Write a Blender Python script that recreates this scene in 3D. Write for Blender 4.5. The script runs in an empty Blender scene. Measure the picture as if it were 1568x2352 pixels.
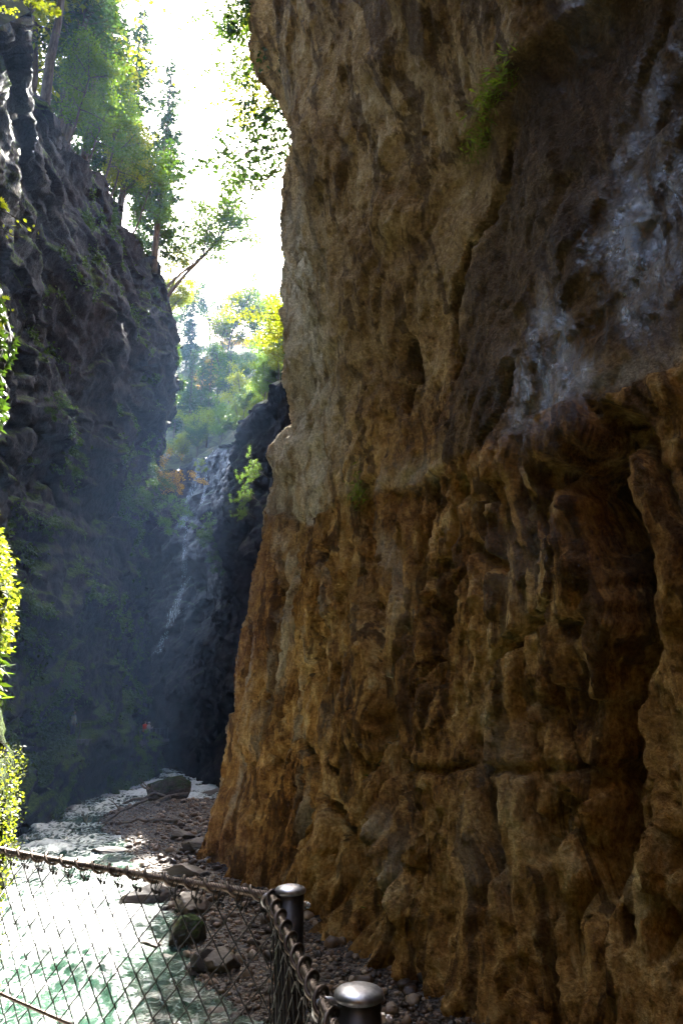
import bpy, math, random
import numpy as np
from mathutils import Vector, Matrix, Quaternion

# ------------------------------------------------------------------ camera, sky, sun, exposure
SC = bpy.context.scene
COL = SC.collection
R = math.radians
PITCH = 16.8
CAMZ = 5.0                                   # metres above the river
cam_d = bpy.data.cameras.new('camera')
cam = bpy.data.objects.new('camera', cam_d); COL.objects.link(cam)
cam_d.sensor_fit = 'VERTICAL'; cam_d.sensor_height = 36.0; cam_d.lens = 24.0
cam_d.clip_start = 0.05; cam_d.clip_end = 4000
cam.location = (0, 0, CAMZ); cam.rotation_euler = (R(90 + PITCH), 0, 0)
SC.camera = cam

SUN_EL, SUN_AZ = 44.6, -4.3                  # degrees; azimuth from +Y, positive to the right
w = bpy.data.worlds.new('World'); SC.world = w; w.use_nodes = True
nt = w.node_tree; nt.nodes.clear()
sky = nt.nodes.new('ShaderNodeTexSky'); sky.sky_type = 'NISHITA'; sky.sun_disc = False
sky.sun_elevation = R(SUN_EL); sky.sun_rotation = R(SUN_AZ); sky.air_density = 1.0; sky.dust_density = 2.5; sky.ozone_density = 1.0
bg = nt.nodes.new('ShaderNodeBackground'); bg.inputs['Strength'].default_value = 0.15
wo = nt.nodes.new('ShaderNodeOutputWorld')
nt.links.new(sky.outputs[0], bg.inputs['Color']); nt.links.new(bg.outputs[0], wo.inputs['Surface'])

sd = bpy.data.lights.new('sun', 'SUN'); sd.energy = 5.0; sd.angle = R(0.53); sd.color = (1.0, 0.95, 0.86)
sun = bpy.data.objects.new('sun', sd); COL.objects.link(sun)
SUNV = Vector((math.sin(R(SUN_AZ)) * math.cos(R(SUN_EL)), math.cos(R(SUN_AZ)) * math.cos(R(SUN_EL)), math.sin(R(SUN_EL))))
sun.rotation_euler = (-SUNV).to_track_quat('-Z', 'Y').to_euler(); sun.location = (0, 20, 60)

SC.view_settings.view_transform = 'Standard'; SC.view_settings.look = 'None'
SC.view_settings.exposure = 3.75; SC.view_settings.gamma = 1.0; SC.view_settings.use_curve_mapping = False
SC.render.engine = 'CYCLES'
SC.cycles.use_denoising = True; SC.cycles.use_adaptive_sampling = True; SC.cycles.adaptive_threshold = 0.02
SC.cycles.max_bounces = 8; SC.cycles.diffuse_bounces = 4; SC.cycles.glossy_bounces = 3
SC.cycles.transmission_bounces = 4; SC.cycles.volume_bounces = 0; SC.cycles.transparent_max_bounces = 8
SC.cycles.sample_clamp_indirect = 8.0

# ------------------------------------------------------------------ pixel <-> world (1568 x 2352 frame of the photograph)
CP, SP = math.cos(R(PITCH)), math.sin(R(PITCH))
def ray(px, py):
    r = (px - 784) / 1568.0; v = (py - 1176) / 1568.0
    return np.array([r, CP + v * SP, SP - v * CP])
def at(px, py, Y=None, Z=None, X=None):
    d = ray(px, py)
    if Y is not None: t = Y / d[1]
    elif Z is not None: t = (Z - CAMZ) / d[2]
    else: t = X / d[0]
    return np.array([d[0] * t, d[1] * t, CAMZ + d[2] * t])
def proj(P):
    P = np.asarray(P, float); x = P[..., 0]; y = P[..., 1]; z = P[..., 2] - CAMZ
    dep = y * CP + z * SP; up = -y * SP + z * CP
    dep = np.where(dep > 0.05, dep, 0.05)
    return 784 + 1568 * x / dep, 1176 - 1568 * up / dep

# ------------------------------------------------------------------ numpy noise
_r = np.random.RandomState(11)
_perm = np.concatenate([_r.permutation(256)] * 3)
_grad = _r.normal(size=(256, 3)); _grad /= np.linalg.norm(_grad, axis=1)[:, None]
def pn(x, y, z):
    x, y, z = np.broadcast_arrays(np.asarray(x, float), np.asarray(y, float), np.asarray(z, float))
    xi = np.floor(x).astype(int); yi = np.floor(y).astype(int); zi = np.floor(z).astype(int)
    xf = x - xi; yf = y - yi; zf = z - zi
    u = xf**3 * (xf * (xf * 6 - 15) + 10); v = yf**3 * (yf * (yf * 6 - 15) + 10); ww = zf**3 * (zf * (zf * 6 - 15) + 10)
    xi &= 255; yi &= 255; zi &= 255
    def g(dx, dy, dz):
        h = _perm[_perm[_perm[xi + dx] + yi + dy] + zi + dz]
        q = _grad[h]
        return q[..., 0] * (xf - dx) + q[..., 1] * (yf - dy) + q[..., 2] * (zf - dz)
    def l(a, b, t): return a + t * (b - a)
    return 1.5 * l(l(l(g(0,0,0), g(1,0,0), u), l(g(0,1,0), g(1,1,0), u), v), l(l(g(0,0,1), g(1,0,1), u), l(g(0,1,1), g(1,1,1), u), v), ww)
def fbm(x, y, z, o=4, gain=0.5, lac=2.07):
    a, s = 1.0, 0.0
    for i in range(o):
        s = s + a * pn(x, y, z); a *= gain; x = x * lac + 13.1; y = y * lac + 7.7; z = z * lac + 3.3
    return s
def ridge(x, y, z, o=3, gain=0.5):           # 0..~1, sharp crests at 1
    a, s, n = 1.0, 0.0, 0.0
    for i in range(o):
        s = s + a * (1 - np.abs(pn(x, y, z)) * 1.6); n += a; a *= gain; x = x * 2.1 + 5.2; y = y * 2.1 + 1.3; z = z * 2.1 + 9.1
    return s / n
def sst(a, b, x):
    t = np.clip((x - a) / (b - a), 0, 1); return t * t * (3 - 2 * t)

_fr = np.random.RandomState(3).uniform(-1, 1, (4, 4096))
def facet(U, V, seed=0, jit_=0.8):           # broken planar facets: offset and tilt per irregular cell, ~ -1..1
    ui = np.floor(U).astype(int); vi = np.floor(V).astype(int); best = np.full(U.shape, 1e9); out = np.zeros(U.shape)
    for a in (-1, 0, 1):
        for b in (-1, 0, 1):
            h = ((ui + a) * 7349 + (vi + b) * 2971 + seed * 977) % 4096
            du = U - (ui + a + 0.5 + 0.5 * jit_ * _fr[0][h]); dv = V - (vi + b + 0.5 + 0.5 * jit_ * _fr[1][h]); d = du * du + dv * dv
            m_ = d < best; best = np.where(m_, d, best); out = np.where(m_, 0.55 * _fr[2][h] + 0.9 * (du * _fr[3][h] + dv * _fr[2][(h * 5 + 11) % 4096]), out)
    return out

# ------------------------------------------------------------------ mesh helpers
def tag(o, label=None, cat=None, group=None, kind=None):
    if label: o['label'] = label
    if cat: o['category'] = cat
    if group: o['group'] = group
    if kind: o['kind'] = kind
    return o
def mesh_np(name, V, F, smooth=True, attrs=None):
    V = np.ascontiguousarray(V, dtype=np.float32).reshape(-1, 3); F = np.ascontiguousarray(F, dtype=np.int32)
    n, k = F.shape
    me = bpy.data.meshes.new(name)
    me.vertices.add(len(V)); me.vertices.foreach_set('co', V.ravel())
    me.loops.add(n * k); me.loops.foreach_set('vertex_index', F.ravel())
    me.polygons.add(n); me.polygons.foreach_set('loop_start', np.arange(0, n * k, k, dtype=np.int32))
    me.polygons.foreach_set('loop_total', np.full(n, k, dtype=np.int32))
    if smooth: me.polygons.foreach_set('use_smooth', np.ones(n, dtype=bool))
    if attrs:
        for kk, a in attrs.items():
            at_ = me.attributes.new(kk, 'FLOAT', 'POINT'); at_.data.foreach_set('value', np.ascontiguousarray(a, dtype=np.float32).ravel())
    me.update(calc_edges=True); me.validate()
    return me
def link(name, me, mat=None, parent=None):
    o = bpy.data.objects.new(name, me); COL.objects.link(o)
    if mat is not None and me is not None and not me.materials: me.materials.append(mat)
    if parent is not None: o.parent = parent
    return o
def empty(name, loc=(0, 0, 0), rz=0.0):
    o = bpy.data.objects.new(name, None); COL.objects.link(o); o.location = loc; o.rotation_euler = (0, 0, rz); o.empty_display_size = 0.2
    return o
def grid_faces(nu, nv):
    a = np.arange(nu * nv).reshape(nu, nv)
    return np.stack([a[:-1, :-1], a[1:, :-1], a[1:, 1:], a[:-1, 1:]], -1).reshape(-1, 4)
def sheet(name, P, mat, attrs=None, kind='structure', parent=None):
    me = mesh_np(name, P.reshape(-1, 3), grid_faces(P.shape[0], P.shape[1]), True, attrs)
    o = link(name, me, mat, parent)
    if kind: o['kind'] = kind
    return o
class MB:                                    # collects tubes / boxes / quads into one mesh
    def __init__(s): s.V = []; s.F = []; s.n = 0
    def add(s, V, F):
        V = np.asarray(V, float); s.V.append(V); s.F += [tuple(int(i) + s.n for i in f) for f in F]; s.n += len(V)
    def tube(s, pts, rad, k=6, cap=True):
        pts = np.asarray(pts, float); n = len(pts)
        rad = np.full(n, rad) if np.isscalar(rad) else np.asarray(rad, float)
        T = np.gradient(pts, axis=0); T /= np.linalg.norm(T, axis=1)[:, None] + 1e-9
        up = np.array([0, 0, 1.0]) if abs(T[0, 2]) < 0.9 else np.array([1.0, 0, 0])
        V = []
        A = np.cross(T[0], up); A /= np.linalg.norm(A) + 1e-9
        for i in range(n):
            A = A - T[i] * A.dot(T[i]); A /= np.linalg.norm(A) + 1e-9
            B = np.cross(T[i], A)
            for j in range(k):
                a = 2 * math.pi * j / k
                V.append(pts[i] + rad[i] * (math.cos(a) * A + math.sin(a) * B))
        F = []
        for i in range(n - 1):
            for j in range(k):
                F.append((i * k + j, i * k + (j + 1) % k, (i + 1) * k + (j + 1) % k, (i + 1) * k + j))
        if cap: F.append(tuple(range(k - 1, -1, -1))); F.append(tuple((n - 1) * k + j for j in range(k)))
        s.add(V, F)
    def lathe(s, prof, k=24, c=(0, 0, 0)):
        V = []
        for r, z in prof:
            for j in range(k):
                a = 2 * math.pi * j / k; V.append((c[0] + r * math.cos(a), c[1] + r * math.sin(a), c[2] + z))
        F = []
        for i in range(len(prof) - 1):
            for j in range(k): F.append((i * k + j, i * k + (j + 1) % k, (i + 1) * k + (j + 1) % k, (i + 1) * k + j))
        F.append(tuple(range(k - 1, -1, -1))); F.append(tuple((len(prof) - 1) * k + j for j in range(k)))
        s.add(V, F)
    def mesh(s, name, smooth=True):
        me = bpy.data.meshes.new(name)
        me.from_pydata(np.concatenate(s.V).tolist(), [], s.F)
        if smooth:
            me.polygons.foreach_set('use_smooth', np.ones(len(me.polygons), dtype=bool))
        me.update()
        return me
    def build(s, name, mat, parent=None, smooth=True): return link(name, s.mesh(name, smooth), mat, parent)

def catmull(pts, n=30):
    P = np.asarray(pts, float); P = np.vstack([2 * P[0] - P[1], P, 2 * P[-1] - P[-2]]); out = []
    for i in range(1, len(P) - 2):
        for t in np.linspace(0, 1, n, endpoint=False):
            a, b, c, d = P[i - 1:i + 3]
            out.append(0.5 * ((2 * b) + (-a + c) * t + (2 * a - 5 * b + 4 * c - d) * t * t + (-a + 3 * b - 3 * c + d) * t**3))
    out.append(P[-2]); return np.array(out)
class Plan:
    def __init__(s, pts):
        s.P = catmull(pts); s.S = np.concatenate([[0], np.cumsum(np.linalg.norm(np.diff(s.P, axis=0), axis=1))]); s.L = s.S[-1]
    def pos(s, q): return np.interp(q, s.S, s.P[:, 0]), np.interp(q, s.S, s.P[:, 1])
    def nrm(s, q, side, e=0.6):              # side +1: left of travel
        a = s.pos(q - e); b = s.pos(q + e); tx, ty = b[0] - a[0], b[1] - a[1]; l = np.hypot(tx, ty) + 1e-9
        return -ty / l * side, tx / l * side
    def s_at_y(s, y): return float(s.S[np.argmin(np.abs(s.P[:, 1] - y))])
    def s_near(s, x, y): return float(s.S[np.argmin((s.P[:, 0] - x)**2 + (s.P[:, 1] - y)**2)])
def steps(*segs):
    out = []
    for a, b, d in segs:
        out.append(np.arange(a, b, d))
    out.append([segs[-1][1]])
    return np.concatenate(out)
def interp2(tabs, Y, Z):                     # tabs: [(y, [(z, d), ...]), ...] bilinear in y, z
    ys = np.array([t[0] for t in tabs], float)
    vals = np.stack([np.interp(Z, [q[0] for q in t[1]], [q[1] for q in t[1]]) for t in tabs])
    idx = np.clip(np.searchsorted(ys, Y) - 1, 0, len(ys) - 2)
    f = np.clip((Y - ys[idx]) / (ys[idx + 1] - ys[idx]), 0, 1); f = f * f * (3 - 2 * f)
    a = np.take_along_axis(vals, idx[None], 0)[0]; b = np.take_along_axis(vals, (idx + 1)[None], 0)[0]
    return a + (b - a) * f
def polydist(S, Z, pts):
    d = np.full(S.shape, 1e9)
    for (a, b), (c, e) in zip(pts[:-1], pts[1:]):
        vx, vz = c - a, e - b; l = vx * vx + vz * vz + 1e-9
        t = np.clip(((S - a) * vx + (Z - b) * vz) / l, 0, 1)
        d = np.minimum(d, np.hypot(S - a - t * vx, Z - b - t * vz))
    return d

# ------------------------------------------------------------------ materials
class NT:
    def __init__(s, name):
        s.m = bpy.data.materials.new(name); s.m.use_nodes = True; s.t = s.m.node_tree; s.t.nodes.clear()
        s.out = s.t.nodes.new('ShaderNodeOutputMaterial')
    def n(s, typ, inp=None, **kw):
        nd = s.t.nodes.new('ShaderNode' + typ)
        for k, v in kw.items(): setattr(nd, k, v)
        for k, v in (inp or {}).items():
            sk = nd.inputs[k]
            if isinstance(v, bpy.types.NodeSocket): s.t.links.new(v, sk)
            else: sk.default_value = v
        return nd
    def noise(s, vec, scale, detail=5, rough=0.55, dist=0.0, typ='FBM'):
        return s.n('TexNoise', {'Vector': vec, 'Scale': scale, 'Detail': detail, 'Roughness': rough, 'Distortion': dist}).outputs['Fac']
    def mapv(s, vec, scale=(1, 1, 1), rot=(0, 0, 0), loc=(0, 0, 0)):
        return s.n('Mapping', {'Vector': vec, 'Scale': scale, 'Rotation': rot, 'Location': loc}).outputs[0]
    def math(s, op, a, b=0.0, clamp=False):
        nd = s.n('Math', {0: a, 1: b}, operation=op); nd.use_clamp = clamp; return nd.outputs[0]
    def maprange(s, v, a, b, c=0.0, d=1.0):
        nd = s.n('MapRange', {'Value': v, 'From Min': a, 'From Max': b, 'To Min': c, 'To Max': d}); nd.interpolation_type = 'SMOOTHSTEP'; return nd.outputs[0]
    def mix(s, f, a, b, mode='MIX'):
        nd = s.t.nodes.new('ShaderNodeMix'); nd.data_type = 'RGBA'; nd.blend_type = mode
        for sk, v in ((nd.inputs[0], f), (nd.inputs[6], a), (nd.inputs[7], b)):
            if isinstance(v, bpy.types.NodeSocket): s.t.links.new(v, sk)
            else: sk.default_value = v if not isinstance(v, tuple) or len(v) == 4 else (*v, 1)
        return nd.outputs[2]
    def ramp(s, v, stops):
        nd = s.n('ValToRGB', {'Fac': v}); cr = nd.color_ramp
        while len(cr.elements) < len(stops): cr.elements.new(0.5)
        for e, (p, c) in zip(cr.elements, stops): e.position = p; e.color = (*c, 1)
        return nd.outputs[0]
    def attr(s, name): return s.n('Attribute', attribute_name=name).outputs['Fac']
    def bump(s, h, strength=0.5, dist=0.1, normal=None):
        d = {'Height': h, 'Strength': strength, 'Distance': dist}
        if normal is not None: d['Normal'] = normal
        return s.n('Bump', d).outputs[0]
    def surf(s, sh): s.t.links.new(sh, s.out.inputs['Surface']); return s.m
    def principled(s, **kw):
        inp = {k.replace('_', ' '): v for k, v in kw.items()}
        return s.n('BsdfPrincipled', inp).outputs[0]

def rock_mat(name, stops, streak_col, moss_amt=0.3, wet_base=0.0, streak=0.6, moss_col=((0.010, 0.024, 0.004), (0.055, 0.085, 0.011)), bump=0.8):
    t = NT(name)
    co = t.n('TexCoord').outputs['Object']
    warp = t.n('TexNoise', {'Vector': co, 'Scale': 0.5, 'Detail': 1.0}).outputs['Color']
    wv = t.n('VectorMath', {0: co, 1: t.n('VectorMath', {0: warp, 1: (1.2, 1.2, 1.2)}, operation='MULTIPLY').outputs[0]}, operation='ADD').outputs[0]
    n1 = t.noise(wv, 0.33, 5, 0.62)
    n2 = t.noise(wv, 2.1, 4, 0.65)
    st = t.noise(t.mapv(wv, (1.0, 1.0, 0.10)), 1.7, 4, 0.6)
    fine = t.noise(co, 11.0, 5, 0.72)
    v = t.math('ADD', t.math('MULTIPLY', n1, 0.6), t.math('MULTIPLY', n2, 0.4))
    v = t.math('ADD', v, t.math('MULTIPLY', t.math('SUBTRACT', fine, 0.5), 0.16))
    base = t.ramp(v, stops)
    sm = t.maprange(st, 0.52, 0.58)
    base = t.mix(t.math('MULTIPLY', sm, streak), base, streak_col)
    warm = t.ramp(t.math('ADD', v, t.math('MULTIPLY', t.math('SUBTRACT', t.noise(t.mapv(wv, (1.0, 1.0, 0.14)), 4.5, 4, 0.65), 0.5), 0.42)), [(0.33, (0.07, 0.026, 0.006)), (0.45, (0.30, 0.13, 0.028)), (0.56, (0.54, 0.275, 0.072)), (0.70, (0.80, 0.53, 0.21))])
    warm = t.mix(t.math('MULTIPLY', sm, streak), warm, (0.085, 0.036, 0.011))
    base = t.mix(t.attr('warm'), base, warm)
    pale = t.attr('pale')
    pale = t.math('MULTIPLY', pale, t.maprange(t.noise(t.mapv(wv, (1, 1, 0.4)), 1.6, 4, 0.65), 0.36, 0.60, 0.25, 1.25), True)
    base = t.mix(pale, base, t.mix(fine, (0.44, 0.32, 0.18), (0.92, 0.76, 0.50)))
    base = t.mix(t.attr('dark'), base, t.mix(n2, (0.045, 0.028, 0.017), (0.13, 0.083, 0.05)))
    base = t.mix(0.38, base, t.mix(t.maprange(fine, 0.36, 0.64), (0.45, 0.42, 0.4), (1.4, 1.35, 1.3)), 'MULTIPLY')
    # moss on ledges and where damp
    nz = t.n('SeparateXYZ', {0: t.n('NewGeometry').outputs['Normal']}).outputs[2]
    mo = t.math('ADD', t.math('MULTIPLY', nz, 0.75), t.math('MULTIPLY', t.math('SUBTRACT', t.noise(co, 2.4, 5, 0.8), 0.5), 1.3))
    mo = t.math('ADD', mo, t.math('MULTIPLY', t.attr('moss'), 0.95))
    mo = t.math('MULTIPLY', t.maprange(mo, 0.42 - 0.25 * moss_amt, 1.0 - 0.25 * moss_amt), min(1.0, moss_amt * 2))
    mcol = t.mix(t.maprange(t.noise(co, 7.0, 5, 0.75), 0.35, 0.65), moss_col[0], moss_col[1])
    base = t.mix(mo, base, mcol)
    wet = t.math('MULTIPLY', t.math('ADD', t.attr('wet'), wet_base, True), t.maprange(t.noise(t.mapv(wv, (1, 1, 0.28)), 1.5, 5, 0.7), 0.38, 0.60), True)
    base = t.mix(wet, base, t.mix(1.0, base, (0.42, 0.40, 0.40, 1), 'MULTIPLY'))
    rough = t.math('SUBTRACT', 0.88, t.math('MULTIPLY', wet, 0.66))
    h = t.math('MULTIPLY', fine, 0.8)
    h = t.math('ADD', h, t.math('MULTIPLY', n2, 0.8))
    h = t.math('ADD', h, t.math('MULTIPLY', st, 0.5))
    gr = t.noise(t.mapv(wv, (1.0, 1.0, 0.16)), 7.0, 3, 0.6)
    h = t.math('ADD', h, t.math('MULTIPLY', gr, 0.45))
    bmp = t.bump(h, t.math('MULTIPLY', t.math('SUBTRACT', 1.0, t.math('MULTIPLY', wet, 0.45)), bump), 0.36)
    return t.surf(t.principled(Base_Color=base, Roughness=rough, Normal=bmp, Specular_IOR_Level=t.math('ADD', 0.12, t.math('MULTIPLY', wet, 0.6)), Coat_Weight=wet, Coat_Roughness=0.10, Coat_IOR=1.7, Coat_Normal=bmp))

M = {}
M['rock_right'] = rock_mat('brown_limestone', [(0.30, (0.085, 0.042, 0.016)), (0.43, (0.26, 0.145, 0.052)), (0.55, (0.46, 0.29, 0.12)), (0.70, (0.70, 0.51, 0.28))], (0.10, 0.055, 0.024), 0.09, 0.0, 0.75, bump=1.0)
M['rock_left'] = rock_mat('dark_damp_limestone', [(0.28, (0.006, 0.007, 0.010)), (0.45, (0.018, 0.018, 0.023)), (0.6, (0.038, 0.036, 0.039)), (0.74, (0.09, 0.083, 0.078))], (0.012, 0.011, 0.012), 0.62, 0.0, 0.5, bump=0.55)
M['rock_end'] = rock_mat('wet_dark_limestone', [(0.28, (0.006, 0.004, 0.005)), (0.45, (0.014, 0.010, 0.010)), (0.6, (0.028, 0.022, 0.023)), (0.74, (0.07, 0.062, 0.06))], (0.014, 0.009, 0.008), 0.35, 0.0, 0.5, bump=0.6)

def leaf_mat(name, c1, c2, trans=0.5, gloss=0.35):
    t = NT(name)
    isl = t.n('NewGeometry').outputs['Random Per Island']
    ob = t.n('ObjectInfo').outputs['Random']
    f = t.math('ADD', t.math('MULTIPLY', isl, 0.7), t.math('MULTIPLY', ob, 0.3))
    c = t.mix(f, c1, c2)
    d = t.principled(Base_Color=c, Roughness=0.55, Specular_IOR_Level=gloss)
    tr = t.n('BsdfTranslucent', {'Color': t.mix(1.0, c, (1.5, 1.6, 0.7, 1), 'MULTIPLY')}).outputs[0]
    return t.surf(t.n('MixShader', {0: trans, 1: d, 2: tr}).outputs[0])
M['needle'] = leaf_mat('spruce_needles', (0.018, 0.045, 0.018), (0.05, 0.085, 0.025), 0.3)
M['leaf_green'] = leaf_mat('green_leaves', (0.035, 0.08, 0.012), (0.10, 0.145, 0.018), 0.5)
M['leaf_yellow'] = leaf_mat('yellow_green_leaves', (0.09, 0.13, 0.014), (0.22, 0.215, 0.022), 0.55)
M['leaf_orange'] = leaf_mat('autumn_leaves', (0.20, 0.10, 0.02), (0.32, 0.19, 0.03), 0.5)
M['leaf_dark'] = leaf_mat('deep_green_leaves', (0.016, 0.038, 0.008), (0.05, 0.085, 0.014), 0.4)  # deeper green leaf tone

def simple(name, c1, c2, scale=6.0, rough=0.8, metal=0.0, bump=0.3, bdist=0.02, stretch=(1, 1, 1), spec=0.4):
    t = NT(name); co = t.mapv(t.n('TexCoord').outputs['Object'], stretch)
    n = t.noise(co, scale, 6, 0.6)
    c = t.mix(t.maprange(n, 0.32, 0.68), c1, c2)
    return t.surf(t.principled(Base_Color=c, Roughness=t.math('ADD', rough - 0.1, t.math('MULTIPLY', n, 0.2)), Metallic=metal, Specular_IOR_Level=spec,
                               Normal=t.bump(t.noise(co, scale * 3, 5), bump, bdist)))
M['bark'] = simple('bark', (0.035, 0.026, 0.02), (0.11, 0.085, 0.065), 3.0, 0.9, 0, 0.7, 0.05, (3, 3, 0.6))
M['soil'] = simple('forest_floor', (0.025, 0.022, 0.012), (0.07, 0.075, 0.025), 1.2, 0.95, 0, 0.6, 0.1)
M['steel'] = simple('galvanised_steel', (0.34, 0.34, 0.36), (0.62, 0.62, 0.64), 60.0, 0.44, 1.0, 0.08, 0.004)
M['cable'] = simple('steel_cable', (0.07, 0.052, 0.042), (0.17, 0.135, 0.11), 30.0, 0.45, 0.85, 0.1, 0.003)
M['wire'] = simple('dark_wire', (0.008, 0.008, 0.008), (0.03, 0.028, 0.028), 30.0, 0.55, 0.2, 0.1, 0.002)
M['concrete'] = simple('concrete', (0.20, 0.19, 0.17), (0.34, 0.32, 0.29), 3.0, 0.9, 0, 0.4, 0.02)
M['darker_concrete'] = simple('darker_concrete', (0.05, 0.048, 0.042), (0.10, 0.095, 0.085), 3.0, 0.9, 0, 0.4, 0.02)  # same concrete in a darker tone, for the far path and gallery
M['darkened_steel'] = simple('darkened_post_steel', (0.06, 0.06, 0.062), (0.12, 0.12, 0.125), 14.0, 0.42, 0.85, 0.08, 0.004)  # darker copy of the cap steel; the cliff's dark reflection put into its colour
M['wood'] = simple('weathered_wood', (0.05, 0.035, 0.024), (0.17, 0.125, 0.085), 2.5, 0.85, 0, 0.6, 0.03, (2, 2, 2))
# ------------------------------------------------------------------ right cliff (the big brown wall)
PR = Plan([(-16, -36), (-2, -34), (8, -27), (11, -15), (9, -6), (7.4, 2), (5.6, 7.2), (4.3, 9.9), (2.1, 14), (-0.9, 19.8), (-3.2, 24.6), (-4.45, 26.6), (-4.4, 28.4), (-2.6, 31), (1.0, 35), (7, 40), (16, 46)])  # unseen start behind the camera curls across the gorge, added to block sky light
sA, sB = PR.s_at_y(3.5), PR.s_at_y(30)
s_r = steps((0, sA, 0.6), (sA, sB, 0.062), (sB, PR.L, 0.45))
z_r = steps((-1.2, 20, 0.065), (20, 42, 0.11), (42, 64, 0.8))
FAR = [(0, 0), (4, -0.75), (11, -1.25), (16, -1.75), (17.5, -2.35), (19.5, -1.85), (25, -2.05), (29, -1.85), (33, -2.7), (35, -1.6), (37.5, -0.45), (40, -0.2), (64, 0.6)]
NEAR = [(0, 0), (1.5, -0.25), (5, -0.6), (8.8, -0.6), (9.8, -0.3), (14.5, -0.6), (16.5, -0.2), (22, 2.0), (30, 5), (40, 8), (64, 11)]
MID = [(0, 0), (1.5, -0.35), (5, -0.8), (10, -1.1), (14, -0.7), (20, 0.4), (30, 2.2), (40, 3.8), (64, 5.5)]
def lean_right(Y, Z): return interp2([(-30, NEAR), (11, NEAR), (18, MID), (24.5, FAR), (40, FAR)], Y, Z)
def right_base(S, Z):
    x, y = PR.pos(S); nx, ny = PR.nrm(S, +1)
    d = lean_right(y, Z)
    return x + nx * d, y + ny * d, nx, ny
_cs, _cz = np.meshgrid(np.linspace(sA, PR.s_at_y(26.4), 320), np.linspace(-0.5, 42, 360), indexing='ij')
_bx, _by, _, _ = right_base(_cs, _cz)
_cu, _cv = proj(np.stack([_bx, _by, _cz], -1))
def sz(pts):                                 # landmarks seen in the photo -> place on the wall (s, z)
    out = []
    for px, py in pts:
        i = np.argmin((_cu - px)**2 + (_cv - py)**2); out.append((float(_cs.flat[i]), float(_cz.flat[i])))
    return out
S, Z = np.meshgrid(s_r, z_r, indexing='ij')
BX, BY, NX, NY = right_base(S, Z)
led = sorted(sz([(600, 1165), (735, 1205), (820, 1130), (875, 1125), (960, 1108), (1060, 1048), (1160, 1005), (1250, 945), (1400, 900), (1540, 845)]))
zL = np.interp(S, [q[0] for q in led], [q[1] for q in led])
zL = zL + 0.18 * pn(S * 0.9, 0.3, 4.2) + 0.1 * pn(S * 2.7, 3.3, 1.2)
below = sst(-0.02, 0.22, zL - Z)
nearw = sst(PR.s_at_y(23), PR.s_at_y(17), S)          # 1 towards the camera
wx = BX + 0.55 * fbm(BX * 0.6, BY * 0.6, Z * 0.6, 3); wy = BY + 0.55 * fbm(BX * 0.6 + 40, BY * 0.6, Z * 0.6, 3); wz = Z + 0.7 * fbm(BX * 0.5, BY * 0.5 + 30, Z * 0.5, 3)
Sw = S + 0.55 * fbm(BX * 0.45, BY * 0.45, Z * 0.3 + 20, 3)
D = 0.45 * fbm(BX * 0.14, BY * 0.14, Z * 0.11, 3)
# lower, water-fluted part
S2 = S + 0.45 * fbm(BX * 0.3, BY * 0.3, Z * 0.13, 3) + 0.10 * fbm(BX * 1.3, BY * 1.3, Z * 0.55 + 9, 2)
flute = ridge(S2 * 0.40, Z * 0.05, 2.0, 2, 0.5)
flute2 = ridge(S2 * 1.0 + 7, Z * 0.09, 5.0, 2, 0.6)
fl3 = ridge(S2 * 2.6 + 3, wz * 0.30, 15.0, 3, 0.6)
def terr(n, k, sharp=6.0):                   # broken, stepped relief
    f = n * k; i = np.floor(f); r_ = f - i; return (i + np.clip((r_ - 0.5) * sharp + 0.5, 0, 1)) / k
jf = 0.6 * fbm(wx * 0.8, wy * 0.8, wz * 0.6 + 70, 3)
fl4 = ridge(Sw * 7.5 + 3, wz * 0.9, 25.0, 2, 0.6)
brk = terr(fbm(wx * 0.55 + 9, wy * 0.55, wz * 0.13, 4), 2.5, 9.0)
Dlow = 0.46 * (0.62 - np.clip(flute, 0, 2)**3) + 0.34 * (0.5 - np.clip(flute2, 0, 2)**5) + 0.17 * (0.5 - np.clip(fl3, 0, 2)**3) + 0.035 * (0.6 - fl4) + 0.14 * fbm(wx * 0.5, wy * 0.5, wz * 0.25, 2) + 0.20 * brk + 0.20 * facet(S2 * 1.1 + 0.5 * jf, (Z + 0.8 * jf) * 0.36, 1) + 0.085 * facet(S2 * 3.2 + 0.6 * jf, (Z + jf) * 1.1, 2) + 0.03 * facet(S * 8 + jf, Z * 3.6 + jf, 3) - 0.26 * (0.25 + 0.75 * nearw) * np.exp(-np.clip(zL - Z, 0, 99) / 1.6)
pit = sst(0.84, 0.97, ridge(S2 * 0.8 + 21, Z * 0.11, 6.0, 1)) * sst(-0.15, 0.25, fbm(wx * 0.5, wy * 0.5, wz * 0.28 + 50, 2))
pit2 = sst(0.84, 0.97, ridge(S2 * 1.8 + 41, wz * 0.26, 16.0, 1)) * sst(0.0, 0.3, fbm(wx * 0.9, wy * 0.9, wz * 0.6 + 80, 2))
Dlow -= 1.0 * pit + 0.5 * pit2
Dlow += 0.7 * np.exp(-np.clip(Z, 0, 9) / 1.3) * (1.1 - 0.6 * flute)
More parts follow.
